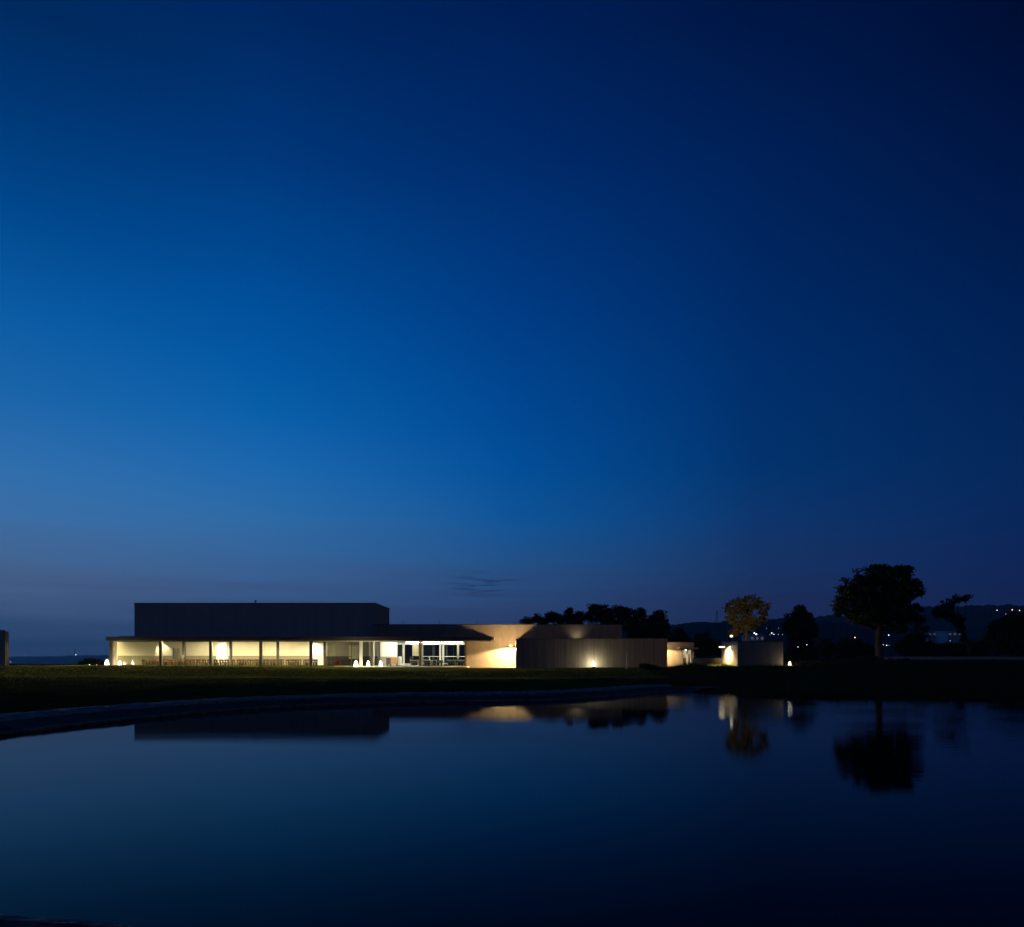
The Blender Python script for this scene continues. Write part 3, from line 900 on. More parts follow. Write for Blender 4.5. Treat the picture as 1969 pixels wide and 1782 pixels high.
for row, (Y, rn, nt_, x0) in enumerate(((90.1, 'front', 10, -45.2), (94.6, 'rear', 10, -46.3))):
    for i in range(nt_):
        X = x0 + i * 2.22
        lab = 'wooden dining table, %s from the left in the %s row' % (ORD[i], rn)
        if first_t:
            tb.location, first_t = (X, Y, FL), False
            tb['label'] = lab
        else:
            copy_thing(tb, (X, Y, FL), rng.normal(0, 0.02), lab)
        for side, rot in ((-1, 0.0), (1, math.pi)):
            for k, sd in ((-0.38, 'left'), (0.38, 'right')):
                cl_ = 'wooden chair, %s %s of %s table from left, %s row' % ('near' if side < 0 else 'far', sd, ORD[i], rn)
                loc = (X + k + rng.normal(0, 0.04), Y + side * (0.52 + rng.uniform(0, 0.14)), FL)
                ro = rot + rng.normal(0, 0.12)
                if first_c:
                    ch.location, ch.rotation_euler, first_c = loc, (0, 0, ro), False
                    ch['label'] = cl_
                else:
                    copy_thing(ch, loc, ro, cl_)

# ------------------------------------------------------------------ furniture of the lounge and porch
c = thing('sideboard', 'wooden sideboard with dark end below the white lounge partition', 'cabinet', (PX(753, 91.6), 91.6, FL))
MB().box(PX(742.6, 91.6), PX(751.6, 91.6), 91.5, 92.2, PZ(1277.5, 91.6), PZ(1264.6, 91.6)).build('end_panel', 'dark_wood', c)
MB().box(PX(751.8, 91.6), PX(763.6, 91.6), 91.5, 92.2, PZ(1277, 91.6), PZ(1264.4, 91.6)).build('door', 'cabinet_wood', c)
for px in (744, 750, 762):
    MB().box(PX(px, 91.6), PX(px + 1.2, 91.6), 91.55, 92.1, FL, PZ(1277, 91.6) - 0.002).build('leg', 'charcoal', c)
c = thing('white_cabinet', 'narrow white cabinet right of the wooden sideboard', 'cabinet', (PX(768, 92), 92, FL))
MB().box(PX(764.2, 92), PX(771.8, 92), 92, 92.5, FL + 0.06, PZ(1262.3, 92)).build('body', 'white_top', c)
MB().box(PX(764.6, 92), PX(771.4, 92), 92.03, 92.47, FL + 0.003, FL + 0.058).build('foot', 'charcoal', c)
def lounge_table(px0, px1, Y, label):
    x0, x1 = PX(px0, Y), PX(px1, Y)
    z = FL + 0.76
    t = thing('lounge_table', label, 'table', ((x0 + x1) / 2, Y, FL), 'white lounge tables')
    MB().box(x0, x1, Y - 0.4, Y + 0.4, z - 0.03, z).build('tabletop', 'white_top', t)
    for xx in (x0 + 0.05, x1 - 0.08):
        for yy in (Y - 0.36, Y + 0.33):
            MB().box(xx, xx + 0.035, yy, yy + 0.035, FL + 0.003, z - 0.031).build('leg', 'metal_pale', t)
    return t
lounge_table(789, 805, 92.6, 'white topped table left of the lounge glass post')
lounge_table(814, 829, 92.4, 'white topped table with the flower vase, right of the glass post')
lounge_table(829.6, 840, 91.2, 'small white framed table nearest the lounge glass')
lounge_table(860, 876, 92.4, 'white topped table right of the twin lounge columns')
lounge_table(878, 893, 92.6, 'white topped table at the right end of the lounge')
lc = None
for k, (px, Y, lab) in enumerate(((793, 91.8, 'dark lounge chair at the left end of the left table'), (801, 91.7, 'dark lounge chair near the glass post, left side'), (817, 91.6, 'dark lounge chair just right of the glass post'), (824, 91.6, 'dark lounge chair below the flower vase'),
                                (844, 91.9, 'dark lounge chair before the left twin column'), (850, 91.9, 'dark lounge chair before the right twin column'), (863, 91.6, 'dark lounge chair at the left of the table by the columns'), (871, 91.6, 'dark lounge chair at the right of the table by the columns'),
                                (881, 91.8, 'dark lounge chair second from the lounge right end'), (889, 91.8, 'dark lounge chair at the far right end of the lounge'))):
    loc = (PX(px, Y), Y, FL + 0.003)
    if lc is None:
        lc = thing('lounge_chair', lab, 'chair', (0, 0, 0), 'dark lounge chairs')
        MB().box(-0.26, 0.26, -0.25, 0.26, 0.40, 0.46).build('seat', 'charcoal', lc)
        MB().box(-0.26, 0.26, -0.31, -0.255, 0.40, 0.72).build('backrest', 'charcoal', lc)
        for sx_ in (-1, 1):
            for sy_ in (-1, 1):
                MB().box(sx_ * 0.22 - 0.015, sx_ * 0.22 + 0.015, sy_ * 0.22 - 0.015, sy_ * 0.22 + 0.015, 0, 0.40).build('leg', 'metal_dark', lc)
        lc.location = loc
    else:
        copy_thing(lc, loc, rng.normal(0, 0.15), lab)
X, Y = PX(826, 92.4), 92.4
t = thing('flower_vase', 'pale vase of white flowers standing on a lounge table', 'vase', (X, Y, FL + 0.76))
z = FL + 0.76
MB().lathe(X, Y, [(0.05, z), (0.08, z + 0.1), (0.04, z + 0.22), (0.05, z + 0.25)], 10).build('vase', 'white_top', t, True)
mb = MB()
for k in range(14):
    a, r_ = rng.uniform(0, 6.28), rng.uniform(0, 0.11)
    mb.lathe(X + r_ * math.cos(a), Y + r_ * math.sin(a), [(0.01, z + 0.26 + k * 0.012), (0.05, z + 0.30 + k * 0.012), (0.01, z + 0.34 + k * 0.012)], 6)
mb.build('flowers', 'white_wall', t)
t = thing('low_stool', 'low white upholstered stool in the lounge', 'stool', (PX(857, 91.4), 91.4, FL + 0.003))
MB().box(PX(854, 91.4), PX(860.5, 91.4), 91.2, 91.6, FL + 0.25, FL + 0.38).build('cushion', 'white_top', t, bevel=0.03)
for a in (854.6, 859.4):
    MB().box(PX(a, 91.4), PX(a + 0.5, 91.4), 91.25, 91.55, FL + 0.003, FL + 0.249).build('leg', 'charcoal', t)
t = thing('armchair', 'small red armchair behind the porch glass', 'chair', (PX(648, 93.2), 93.2, FL))
for nm, q in (('seat', (-0.35, 0.35, -0.3, 0.3, 0.15, 0.40)), ('backrest', (-0.35, 0.35, 0.2, 0.32, 0.40, 0.75)), ('arm', (-0.42, -0.352, -0.3, 0.3, 0.1, 0.55)), ('arm', (0.352, 0.42, -0.3, 0.3, 0.1, 0.55))):
    MB().box(*[v + o_ for v, o_ in zip(q, (PX(648, 93.2),) * 2 + (93.2,) * 2 + (FL,) * 2)]).build(nm, 'red_fabric', t, bevel=0.02)
for a in (-0.33, 0.3):
    MB().box(PX(648, 93.2) + a, PX(648, 93.2) + a + 0.03, 92.95, 92.98, FL, FL + 0.15).build('leg', 'metal_dark', t)

# ------------------------------------------------------------------ gatehouse, low wall, pavilion, left block
GY0 = 92.0
gate = thing('gatehouse', 'small lit concrete gatehouse with a flat door hood behind the front block', 'building', (PX(1310, GY0), GY0, 0.9))
gx0, gx1, gz1 = PX(1270, GY0), PX(1334.5, GY0), PZ(1235.2, GY0)
ox0, ox1 = PX(1312, GY0), PX(1329, GY0)
oz1 = PZ(1249.5, GY0)
w_ = MB().box(gx0, ox0, GY0, GY0 + 5, 0.6, gz1).box(ox1, gx1, GY0, GY0 + 5, 0.6, gz1 - 0.003).box(ox0, ox1, GY0 + 0.004, GY0 + 5, oz1, gz1 - 0.006).build('wall', 'concrete', gate)
MB().box(gx0 - 0.03, gx1 + 0.03, GY0 - 0.03, GY0 + 5, gz1 + 0.001, gz1 + 0.06).build('coping', 'coping', gate)
MB().box(PX(1305, 91), PX(1342, 91), 90.6, GY0 - 0.002, PZ(1248.3, 91), PZ(1245, 91)).build('hood', 'concrete', gate)
dg = MB().box(ox0, ox0 + 0.06, GY0 + 0.1, GY0 + 0.2, 0.6, oz1).box(ox1 - 0.06, ox1, GY0 + 0.1, GY0 + 0.2, 0.6, oz1).box(PX(1320, GY0), PX(1324, GY0), GY0 + 0.1, GY0 + 0.2, 0.6, oz1).build('door', 'frame_white', gate)
MB().box(ox0 + 0.062, PX(1320, GY0) - 0.002, GY0 + 0.14, GY0 + 0.155, 0.6, oz1).build('pane', 'clear_glass', dg)
MB().box(PX(1324, GY0) + 0.002, ox1 - 0.062, GY0 + 0.14, GY0 + 0.155, 0.6, oz1).build('pane', 'clear_glass', dg)
MB().box(ox0 + 0.01, ox1 - 0.01, GY0 + 1.6, GY0 + 1.7, PZ(1265, GY0), oz1).build('inner_wall', 'white_wall', gate)
MB().box(ox0 + 0.01, ox1 - 0.01, GY0 + 1.6, GY0 + 1.7, 0.6, PZ(1265, GY0) - 0.003).build('inner_dado', 'wainscot', gate)
t = thing('ceiling_lamp', 'small ceiling lamp inside the gatehouse door', 'lamp', (PX(1320, GY0 + 0.9), GY0 + 0.9, oz1 - 0.02))
MB().box(PX(1318, 92.9), PX(1322, 92.9), 92.8, 93.0, oz1 - 0.05, oz1 - 0.004).build('diffuser', 'hall_lamp', t)

lw2 = thing('garden_wall', 'low rendered garden wall between gatehouse and pavilion', 'wall', (PX(1360, 62), 62, 1.0))
MB().box(PX(1331.5, 62), PX(1339.5, 62), 61.8, 62.3, 0.5, PZ(1264.8, 62)).build('pier', 'concrete', lw2)
MB().box(PX(1339.6, 62), PX(1395, 62), 62, 62.2, 0.5, PZ(1265.6, 62)).build('wall', 'concrete', lw2)
MB().box(PX(1339.6, 62), PX(1395, 62), 61.97, 62.23, PZ(1265.6, 62) + 0.001, PZ(1264.9, 62)).build('coping', 'concrete', lw2)

VX0, VY0, VY1, VZ1 = PX(1418.6, 56), 56.0, 60.4, PZ(1233.4, 56)
VX1 = PX(1506, 56)
pav = thing('pavilion', 'square concrete pavilion with one lit side, lamp and posts on its roof', 'building', (VX0 + 1.7, 57, 1.0))
MB().box(VX0 + 0.051, VX1 - 0.05, VY0 + 0.051, VY1, 0.7, VZ1 - 0.05).build('core', 'concrete', pav)
for i in range(3):
    w3 = (VX1 - VX0) / 3
    MB().box(VX0 + i * w3, VX0 + (i + 1) * w3 - 0.012, VY0, VY0 + 0.05, 0.75, VZ1 - 0.05).build('panel', 'concrete', pav)
for i in range(3):
    w3 = (VY1 - VY0 - 0.06) / 3
    MB().box(VX0, VX0 + 0.05, VY0 + 0.06 + i * w3, VY0 + 0.06 + (i + 1) * w3 - 0.012, 0.75, VZ1 - 0.05).build('panel', 'concrete', pav)
MB().box(VX0 - 0.02, VX1 + 0.02, VY0 - 0.02, VY1 + 0.02, VZ1 - 0.048, VZ1 + 0.03).build('coping', 'coping', pav)
for px in (1400.5, 1411.5):
    MB().box(PX(px, 59.5) - 0.05, PX(px, 59.5) + 0.05, 59.45, 59.55, VZ1 + 0.031, PZ(1224.2, 59.5)).build('post', 'fascia', pav)
wall_lamp('wall lamp on the lit side of the square pavilion', VX0, 58.4, PZ(1243.5, 58.4), 1, 1300, ORANGE, 1.1, 140, (VX0 + 0.3, 58.3, 0.8), 0.6, 0.55, wash=(VX0, 58.3, PZ(1256, 58.4)))
t = thing('roof_lamp', 'bright warm lamp on the pavilion roof between two posts', 'lamp', (PX(1406.3, 59.8), 59.8, VZ1 + 0.03))
MB().tube([(PX(1406.3, 59.8), 59.8, VZ1 + 0.031), (PX(1406.3, 59.8), 59.8, PZ(1225, 59.8))], 0.03, 8).build('stem', 'metal_dark', t)
MB().lathe(PX(1406.3, 59.8), 59.8, [(0.03, PZ(1225, 59.8)), (0.11, PZ(1224, 59.8)), (0.12, PZ(1222.6, 59.8)), (0.09, PZ(1221, 59.8))], 12).build('globe', 'warm_globe', t, True)
spot('globe_light', (PX(1406.3, 59.8), 59.95, PZ(1221.5, 59.8)), (PX(1432, 67), 67, PZ(1190, 67)), 700, (1.0, 0.62, 0.22), 150, 0.5, 0.1, t)

lb = thing('annex_block', 'plain dark block cut off by the left edge of the view', 'building', (-60, 82, 0.6))
def prism(name, mat, foot, z0, z1, parent):
    mb = MB()
    k = len(foot)
    mb.v = [(x, y, z0) for x, y in foot] + [(x, y, z1) for x, y in foot]
    mb.f = [tuple(range(k))[::-1], tuple(range(k, 2 * k))] + [(i, (i + 1) % k, (i + 1) % k + k, i + k) for i in range(k)]
    return mb.build(name, mat, parent)
prism('wall', 'dark_panel', [(-78, 77.5), (PX(9.6, 80), 80), (PX(14.5, 91), 91), (-82, 89)], 0.2, PZ(1212, 80), lb)
prism('coping', 'coping', [(-78.05, 77.44), (PX(9.9, 80), 79.96), (PX(15, 91), 91), (-82, 89.05)], PZ(1212, 80) + 0.001, PZ(1211.2, 80), lb)
prism('side_wall', 'dark_panel', [(PX(10.2, 80.4), 80.4), (PX(16.8, 80.6), 80.6), (PX(17, 90), 90), (PX(13, 90), 90)], 0.2, PZ(1213.8, 80.4), lb)

bw_ = thing('boundary_wall', 'long low pale wall running off behind the big tree', 'wall', (PX(1800, 95), 95, 1.3))
for i in range(16):
    a = 1672 + i * 27
    MB().box(PX(a, 95), PX(a + 27, 95) - 0.015, 95, 95.2, 1.0, PZ(1263.0, 95) ).build('panel', 'far_wall', bw_)
MB().box(PX(1672, 95), PX(2104, 95), 94.97, 95.23, PZ(1263.0, 95) + 0.001, PZ(1262.3, 95)).build('coping', 'far_wall', bw_)

# little markers on the lawn
t = thing('marker_post', 'thin pale marker post standing before the front block', 'post', (PX(1205, 78.5), 78.5, 0.6))
MB().tube([(PX(1205, 78.5), 78.5, 0.55), (PX(1205, 78.5), 78.5, PZ(1255, 78.5))], 0.03, 8).build('pole', 'metal_pale', t)
MB().lathe(PX(1205, 78.5), 78.5, [(0.03, PZ(1255, 78.5)), (0.05, PZ(1254.6, 78.5)), (0.01, PZ(1253.8, 78.5))], 8).build('cap', 'metal_pale', t)
t = thing('ground_marker', 'small white marker lying on the lawn before the front block', 'marker', (PX(1205, 70), 70, 0.66))
MB().lathe(PX(1205, 70), 70, [(0.2, 0.55), (0.2, 0.72), (0.12, 0.80), (0.02, 0.82)], 12).build('dome', 'white_top', t, True)
MB().lathe(PX(1205, 70), 70, [(0.23, 0.5), (0.23, 0.6)], 12).build('rim', 'metal_dark', t)

# ------------------------------------------------------------------ trees
def leaves(centers, cr, per, size):
    c = np.repeat(centers, per, axis=0)
    n = len(c)
    p = c + np.clip(rng.normal(0, 0.8, (n, 3)), -1.3, 1.3) * np.repeat(cr, per)[:, None] * np.array([1, 1, 0.75])
    a = rng.normal(0, 1, (n, 3))
    a /= np.linalg.norm(a, axis=1)[:, None]
    q = rng.normal(0, 1, (n, 3))
    b_ = np.cross(a, q)
    b_ /= np.linalg.norm(b_, axis=1)[:, None]
    s = size * rng.uniform(0.6, 1.4, n)[:, None]
    V = np.stack([p - a * s, p + b_ * s * 0.5, p + a * s, p - b_ * s * 0.5], 1).reshape(-1, 3)
    return V, np.arange(n * 4).reshape(-1, 4)
def tree(name, label, Y, blobs, trunk, cat='tree', leaf='leaf_dark', size=0.16, per=34, dens=1.0, group=None, clump=0.42, shell=0.45):
    """blobs: (px, py, rx px, ry px); trunk: (px, py, radius m) from the root up"""
    k = Y / F
    base = P(trunk[0][0], trunk[0][1], Y)
    t = thing(name, label, cat, base, group)
    C, CR = [], []
    for bx, by, rx, ry in blobs:
        c = P(bx, by, Y)
        rad = np.array([rx * k, 0.85 * max(rx, ry) * k, ry * k])
        area = rad[0] * rad[2]
        n = max(6, int(dens * 16.0 * area ** 0.9 / (clump * 1.9)))
        d = rng.normal(0, 1, (n, 3))
        d /= np.linalg.norm(d, axis=1)[:, None]
        r_ = rng.uniform(shell, 1.0, n)[:, None] ** 0.6
        C.append(np.array(c) + d * r_ * rad * 0.9)
        CR.append(rng.uniform(0.5, 1.15, n) * clump * min(1.0, 0.5 + rad[0] * 0.35))
    C, CR = np.concatenate(C), np.concatenate(CR)
    V, Fc = leaves(C, CR, per, size)
    V -= np.array(base)
    me = bpy.data.meshes.new('crown')
    me.from_pydata(V.tolist(), [], Fc.tolist())
    me.materials.append(MATS[leaf])
    o = bpy.data.objects.new('crown', me)
    COL.objects.link(o)
    o.parent = t
    mb = MB()
    tp = [P(a, b2, Y) for a, b2, _ in trunk]
    tp[0] = tp[0] - Vector((0, 0, 0.4))
    mb.tube(tp, [r_ for _, _, r_ in trunk], 9)
    top = tp[-1]
    for bx, by, rx, ry in blobs:
        e = P(bx, by, Y) + Vector((0, rng.uniform(-0.4, 0.4) * rx * k, 0))
        st = tp[rng.integers(max(1, len(tp) - 2), len(tp))]
        mid = (st + e) / 2 + Vector((rng.normal(0, 0.15), rng.normal(0, 0.15), -0.15))
        r0 = trunk[-1][2] * 0.7
        mb.tube([st, mid, e], [r0, r0 * 0.6, r0 * 0.2], 6)
    # twigs reaching into the clumps
    for c in C[rng.permutation(len(C))[:min(60, len(C))]]:
        c = Vector(c)
        j = min(range(len(blobs)), key=lambda q: (P(blobs[q][0], blobs[q][1], Y) - c).length)
        mb.tube([P(blobs[j][0], blobs[j][1], Y), c], [trunk[-1][2] * 0.25, 0.012], 4, cap=False)
    mb.build('trunk', 'bark', t, True)
    return t

tree('broadleaf_tree', 'large dark round-crowned tree on a bare trunk before the hills', 62,
     [(1640, 1135, 32, 28), (1680, 1110, 36, 24), (1725, 1108, 30, 22), (1748, 1132, 24, 18), (1700, 1140, 48, 34), (1640, 1165, 36, 22), (1612, 1172, 12, 10), (1668, 1178, 36, 22), (1715, 1172, 40, 26), (1740, 1186, 22, 14), (1690, 1196, 26, 12), (1650, 1190, 18, 9), (1760, 1122, 12, 8), (1728, 1208, 18, 9), (1665, 1150, 34, 28), (1718, 1145, 34, 28), (1606, 1180, 8, 6), (1622, 1150, 12, 10), (1770, 1140, 7, 7), (1766, 1168, 9, 8), (1765, 1192, 12, 7), (1658, 1116, 14, 9), (1700, 1096, 16, 9), (1740, 1096, 14, 8)],
     [(1693, 1272, 0.42), (1690.5, 1262, 0.32), (1689.5, 1235, 0.28), (1690, 1210, 0.26), (1694, 1180, 0.18)], dens=1.4, per=36, clump=0.33, size=0.12)
tree('amber_tree', 'round tree lit amber from below by the pavilion lamp', 67,
     [(1420, 1165, 20, 16), (1445, 1158, 22, 13), (1465, 1170, 16, 15), (1435, 1178, 26, 18), (1408, 1182, 13, 16), (1415, 1203, 14, 13), (1402, 1168, 9, 12), (1437, 1200, 18, 14), (1470, 1186, 10, 9), (1452, 1194, 14, 10), (1412, 1218, 9, 7)],
     [(1434, 1262, 0.2), (1434.5, 1240, 0.17), (1435, 1218, 0.15), (1438, 1195, 0.1)], leaf='leaf_olive', dens=1.05, per=28, size=0.12, shell=0.4, clump=0.3)
tree('dark_tree', 'dark upright ragged tree right of the square pavilion', 122,
     [(1536, 1172, 12, 9), (1542, 1184, 18, 13), (1520, 1188, 10, 9), (1514, 1200, 7, 6), (1548, 1200, 20, 20), (1530, 1212, 22, 20), (1560, 1215, 13, 18), (1540, 1238, 26, 20), (1528, 1258, 20, 14), (1556, 1258, 20, 14)],
     [(1541, 1276, 0.3), (1541, 1250, 0.24), (1540, 1215, 0.18), (1538, 1190, 0.1)], dens=1.3)
tree('leaning_tree', 'leaning dark tree with its top bent over to the right', 98,
     [(1812, 1172, 15, 11), (1826, 1160, 13, 8), (1845, 1151, 14, 7), (1860, 1150, 9, 6), (1822, 1180, 13, 11), (1838, 1192, 14, 12), (1846, 1206, 9, 12), (1802, 1180, 9, 8), (1853, 1222, 6, 12)],
     [(1872, 1268, 0.3), (1863, 1245, 0.26), (1852, 1218, 0.22), (1842, 1198, 0.17), (1832, 1180, 0.12)], dens=1.0, clump=0.4)
tree('thicket_tree', 'broad dark tree cut off by the right edge of the view', 96,
     [(1935, 1212, 34, 28), (1962, 1200, 36, 26), (1915, 1235, 26, 20), (1955, 1240, 50, 24), (2000, 1215, 40, 40)],
     [(1958, 1268, 0.35), (1956, 1245, 0.3), (1954, 1215, 0.2)], dens=1.1)
tree('thicket_tree', 'dark shrubby tree right of the big tree trunk', 108,
     [(1762, 1228, 24, 15), (1735, 1243, 18, 12), (1785, 1248, 26, 14), (1752, 1252, 26, 12), (1770, 1208, 16, 7)],
     [(1752, 1268, 0.3), (1752, 1245, 0.22), (1750, 1225, 0.14)], dens=1.0)
tree('thicket_tree', 'low dark trees between the pavilion lamp and the big trunk', 108,
     [(1590, 1245, 24, 16), (1630, 1240, 24, 16), (1660, 1248, 20, 14), (1610, 1258, 34, 12), (1655, 1258, 26, 10)],
     [(1625, 1272, 0.25), (1625, 1255, 0.2), (1625, 1240, 0.12)], dens=1.0)
tree('thicket_tree', 'low dark trees on the right, before the far warehouse', 118,
     [(1815, 1248, 24, 12), (1850, 1250, 26, 13), (1885, 1245, 24, 16), (1830, 1258, 40, 8), (1890, 1258, 34, 8)],
     [(1850, 1268, 0.25), (1850, 1255, 0.2), (1850, 1245, 0.12)], dens=1.0)
# the row behind the clubhouse, one tree each
for i, (lab, bl, tr) in enumerate((
    ('small dark tree at the left end of the row behind the roof', [(1012, 1194, 12, 6), (1020, 1192, 10, 5)], (1014, 1200)),
    ('low dark tree second in the row behind the roof', [(1032, 1189, 10, 7), (1040, 1194, 14, 8)], (1034, 1200)),
    ('rounded dark tree third in the row behind the roof', [(1062, 1186, 15, 9), (1075, 1190, 14, 10), (1054, 1192, 10, 7)], (1066, 1200)),
    ('narrow upright dark tree fourth in the row behind the roof', [(1094, 1178, 9, 9), (1092, 1190, 14, 12)], (1093, 1200)),
    ('wide low dark tree between the narrow and tall trees behind the roof', [(1115, 1186, 16, 9), (1108, 1194, 16, 9)], (1113, 1200)),
    ('tallest dark tree in the row behind the roof', [(1143, 1170, 13, 9), (1140, 1184, 16, 14), (1160, 1172, 14, 9), (1162, 1188, 16, 14)], (1150, 1202)),
    ('broad dark tree right of the tallest behind the roof', [(1186, 1175, 18, 10), (1180, 1192, 22, 16), (1204, 1178, 14, 10), (1208, 1200, 20, 18)], (1192, 1215)),
    ('dark tree with loose top above the front block', [(1230, 1180, 16, 11), (1228, 1200, 20, 18), (1226, 1220, 22, 14)], (1228, 1240)),
    ('dark tree at the right end of the row behind the front block', [(1268, 1180, 12, 9), (1262, 1195, 20, 14), (1255, 1214, 24, 16), (1276, 1205, 11, 18), (1272, 1226, 14, 14)], (1262, 1245)))):
    x, y = tr
    tree('row_tree', lab, 138, bl, [(x, 1262, 0.3), (x + 1, 1240, 0.25), (x, y, 0.18)], dens=1.25, group='trees behind the clubhouse', clump=0.45, size=0.18)
tree('row_tree', 'low dark tree above the gatehouse roof', 118, [(1300, 1222, 20, 14), (1315, 1232, 20, 12), (1290, 1236, 20, 14)], [(1303, 1262, 0.25), (1303, 1245, 0.2), (1303, 1232, 0.14)], dens=1.1)
tree('row_tree', 'dark tree between gatehouse and pavilion', 112, [(1350, 1228, 18, 12), (1368, 1240, 20, 14), (1345, 1246, 18, 14), (1380, 1252, 18, 10), (1356, 1256, 24, 8)], [(1358, 1266, 0.25), (1358, 1250, 0.2), (1358, 1238, 0.14)], dens=1.1)
tree('garden_bush', 'rounded dark bush on the lawn edge left of the clubhouse', 100, [(170, 1273, 14, 7), (186, 1275, 12, 7), (160, 1277, 10, 5), (196, 1277, 10, 5)], [(174, 1283, 0.12), (174, 1279, 0.1), (174, 1275, 0.06)], 'bush', dens=2.4, clump=0.3, size=0.12)
tree('garden_bush', 'low rounded bush at the foot of the big tree', 60, [(1660, 1270, 18, 6), (1674, 1267, 14, 6), (1648, 1273, 12, 4)], [(1664, 1277, 0.1), (1664, 1273, 0.08), (1664, 1270, 0.05)], 'bush', dens=4, clump=0.2, size=0.08)
tree('garden_bush', 'flat dark bush right of the big trunk before the boundary wall', 63, [(1722, 1271, 16, 3.5), (1738, 1270, 12, 3.5)], [(1730, 1276, 0.1), (1730, 1273, 0.08), (1730, 1271, 0.05)], 'bush', dens=4, clump=0.18, size=0.08)
tree('garden_bush', 'dark bush on the lawn at the right end of the front block', 62, [(1240, 1281, 12, 4), (1254, 1284, 14, 4), (1270, 1288, 12, 4)], [(1252, 1290, 0.1), (1252, 1286, 0.08), (1252, 1284, 0.05)], 'bush', dens=4, clump=0.2, size=0.08)

# rough grass along the right bank's crest: uncountable blades in one mesh
n = 26000
bx_ = rng.uniform(9.5, 42, n)
by_ = rng.uniform(33, 66, n)
dd = signed_dist(bx_, by_)
zz = land(bx_, by_, dd)
xt = 9.2 + np.clip((by_ - 50) * 0.27, 0, 8)
keep = (dd > 1.0) & (bx_ > xt + 0.5)
bx_, by_, zz = bx_[keep], by_[keep], zz[keep]
n = len(bx_)
h = rng.gamma(4, 0.045, n)
an = rng.uniform(0, 6.28, n)
ln = rng.normal(0, 0.35, (n, 2)) * h[:, None]
wd = 0.018
V = np.stack([np.stack([bx_ - wd * np.cos(an), by_ - wd * np.sin(an), zz - 0.03], 1), np.stack([bx_ + wd * np.cos(an), by_ + wd * np.sin(an), zz - 0.03], 1),
              np.stack([bx_ + ln[:, 0], by_ + ln[:, 1], zz + h], 1)], 1).reshape(-1, 3)
o = mesh_obj('rough_grass', V.tolist(), np.arange(n * 3).reshape(-1, 3).tolist(), 'grass_blade')
kind(o, 'stuff', 'rough grass blades along the dark right bank')
o['category'] = 'grass'

# the mown lawn's blades, which catch the light from the rooms behind them
n = 240000
bx_ = rng.uniform(-62, 19, n)
by_ = 16 + (84.6 - 16) * rng.uniform(0, 1, n) ** 1.15
dd = signed_dist(bx_, by_)
zz = land(bx_, by_, dd)
keep = (dd > 1.85) & ~((bx_ > BX0 - 0.3) & (by_ > 79.8)) & (np.abs(bx_ / by_) < 0.75) & ~(bx_ > 10.5 + np.clip((by_ - 50) * 0.27, 0, 8))
bx_, by_, zz = bx_[keep], by_[keep], zz[keep]
n = len(bx_)
h = rng.uniform(0.03, 0.08, n) * np.clip(by_ / 62, 0.3, 1.0)
an = rng.normal(0, 0.7, n)
ln = rng.normal(0, 0.3, (n, 2)) * h[:, None]
wd = rng.uniform(0.02, 0.045, n) * np.clip(by_ / 62, 0.3, 1.0)
V = np.stack([np.stack([bx_ - wd * np.cos(an), by_ - wd * np.sin(an), zz - 0.02], 1), np.stack([bx_ + wd * np.cos(an), by_ + wd * np.sin(an), zz - 0.02], 1),
              np.stack([bx_ + ln[:, 0], by_ + ln[:, 1], zz + h], 1)], 1).reshape(-1, 3)
o = mesh_obj('lawn_blades', V.tolist(), np.arange(n * 3).reshape(-1, 3).tolist(), 'lawn_blade')
kind(o, 'stuff', 'short mown grass of the lawn before the clubhouse')
o['category'] = 'grass'

# ------------------------------------------------------------------ far lights, masts, sheds
def lattice(name, label, px, py0, py1, Y, w_px):
    a, b2 = P(px, py0, Y), P(px, py1, Y)
    t = thing(name, label, 'tower', a)
    hgt = b2.z - a.z
    w0 = w_px * Y / F
    th = max(0.12, 0.10 * Y / F * 1.2)
    mb = MB()
    lv = 6
    for i in range(lv):
        z0, z1 = a.z + hgt * i / lv, a.z + hgt * (i + 1) / lv
        q0, q1 = w0 * (1 - 0.75 * i / lv), w0 * (1 - 0.75 * (i + 1) / lv)
        for sx_ in (-1, 1):
            for sy_ in (-1, 1):
                mb.tube([(a.x + sx_ * q0, Y + sy_ * q0, z0), (a.x + sx_ * q1, Y + sy_ * q1, z1)], th, 4)
                mb.tube([(a.x + sx_ * q0, Y + sy_ * q0, z0), (a.x - sx_ * q1, Y + sy_ * q1, z1)], th * 0.6, 4)
    mb.build('mast', 'metal_dark', t)
    mb = MB()
    for f_ in (0.62, 0.78, 0.93):
        z = a.z + hgt * f_
        mb.tube([(a.x - w0 * 1.5, Y, z), (a.x + w0 * 1.5, Y, z)], th * 0.8, 4)
    mb.build('cross_arm', 'metal_dark', t)
lattice('power_pylon', 'lattice power pylon standing on the wooded ridge', 1378.5, 1200, 1173, 1090, 2.4)
lattice('radio_mast', 'thin radio mast on the distant coast hill', 143.5, 1261, 1247.5, 7300, 1.2)
def far_lamp(name, label, px, py, Y, r_px, mat, pole_px=4):
    c = P(px, py, Y)
    r_ = 0.72 * r_px * Y / F
    t = thing(name, label, 'lamp', (c.x, Y, c.z - pole_px * Y / F), 'far lamps on the hillside')
    MB().tube([(c.x, Y + r_, c.z - pole_px * Y / F), (c.x, Y + r_, c.z)], max(0.05, 0.05 * Y / F), 6).build('pole', 'metal_dark', t)
    MB().lathe(c.x, Y, [(r_ * 0.3, c.z - r_ * 0.9), (r_ * 0.9, c.z - r_ * 0.4), (r_, c.z), (r_ * 0.9, c.z + r_ * 0.4), (r_ * 0.3, c.z + r_ * 0.9)], 10).build('head', mat, t, True)
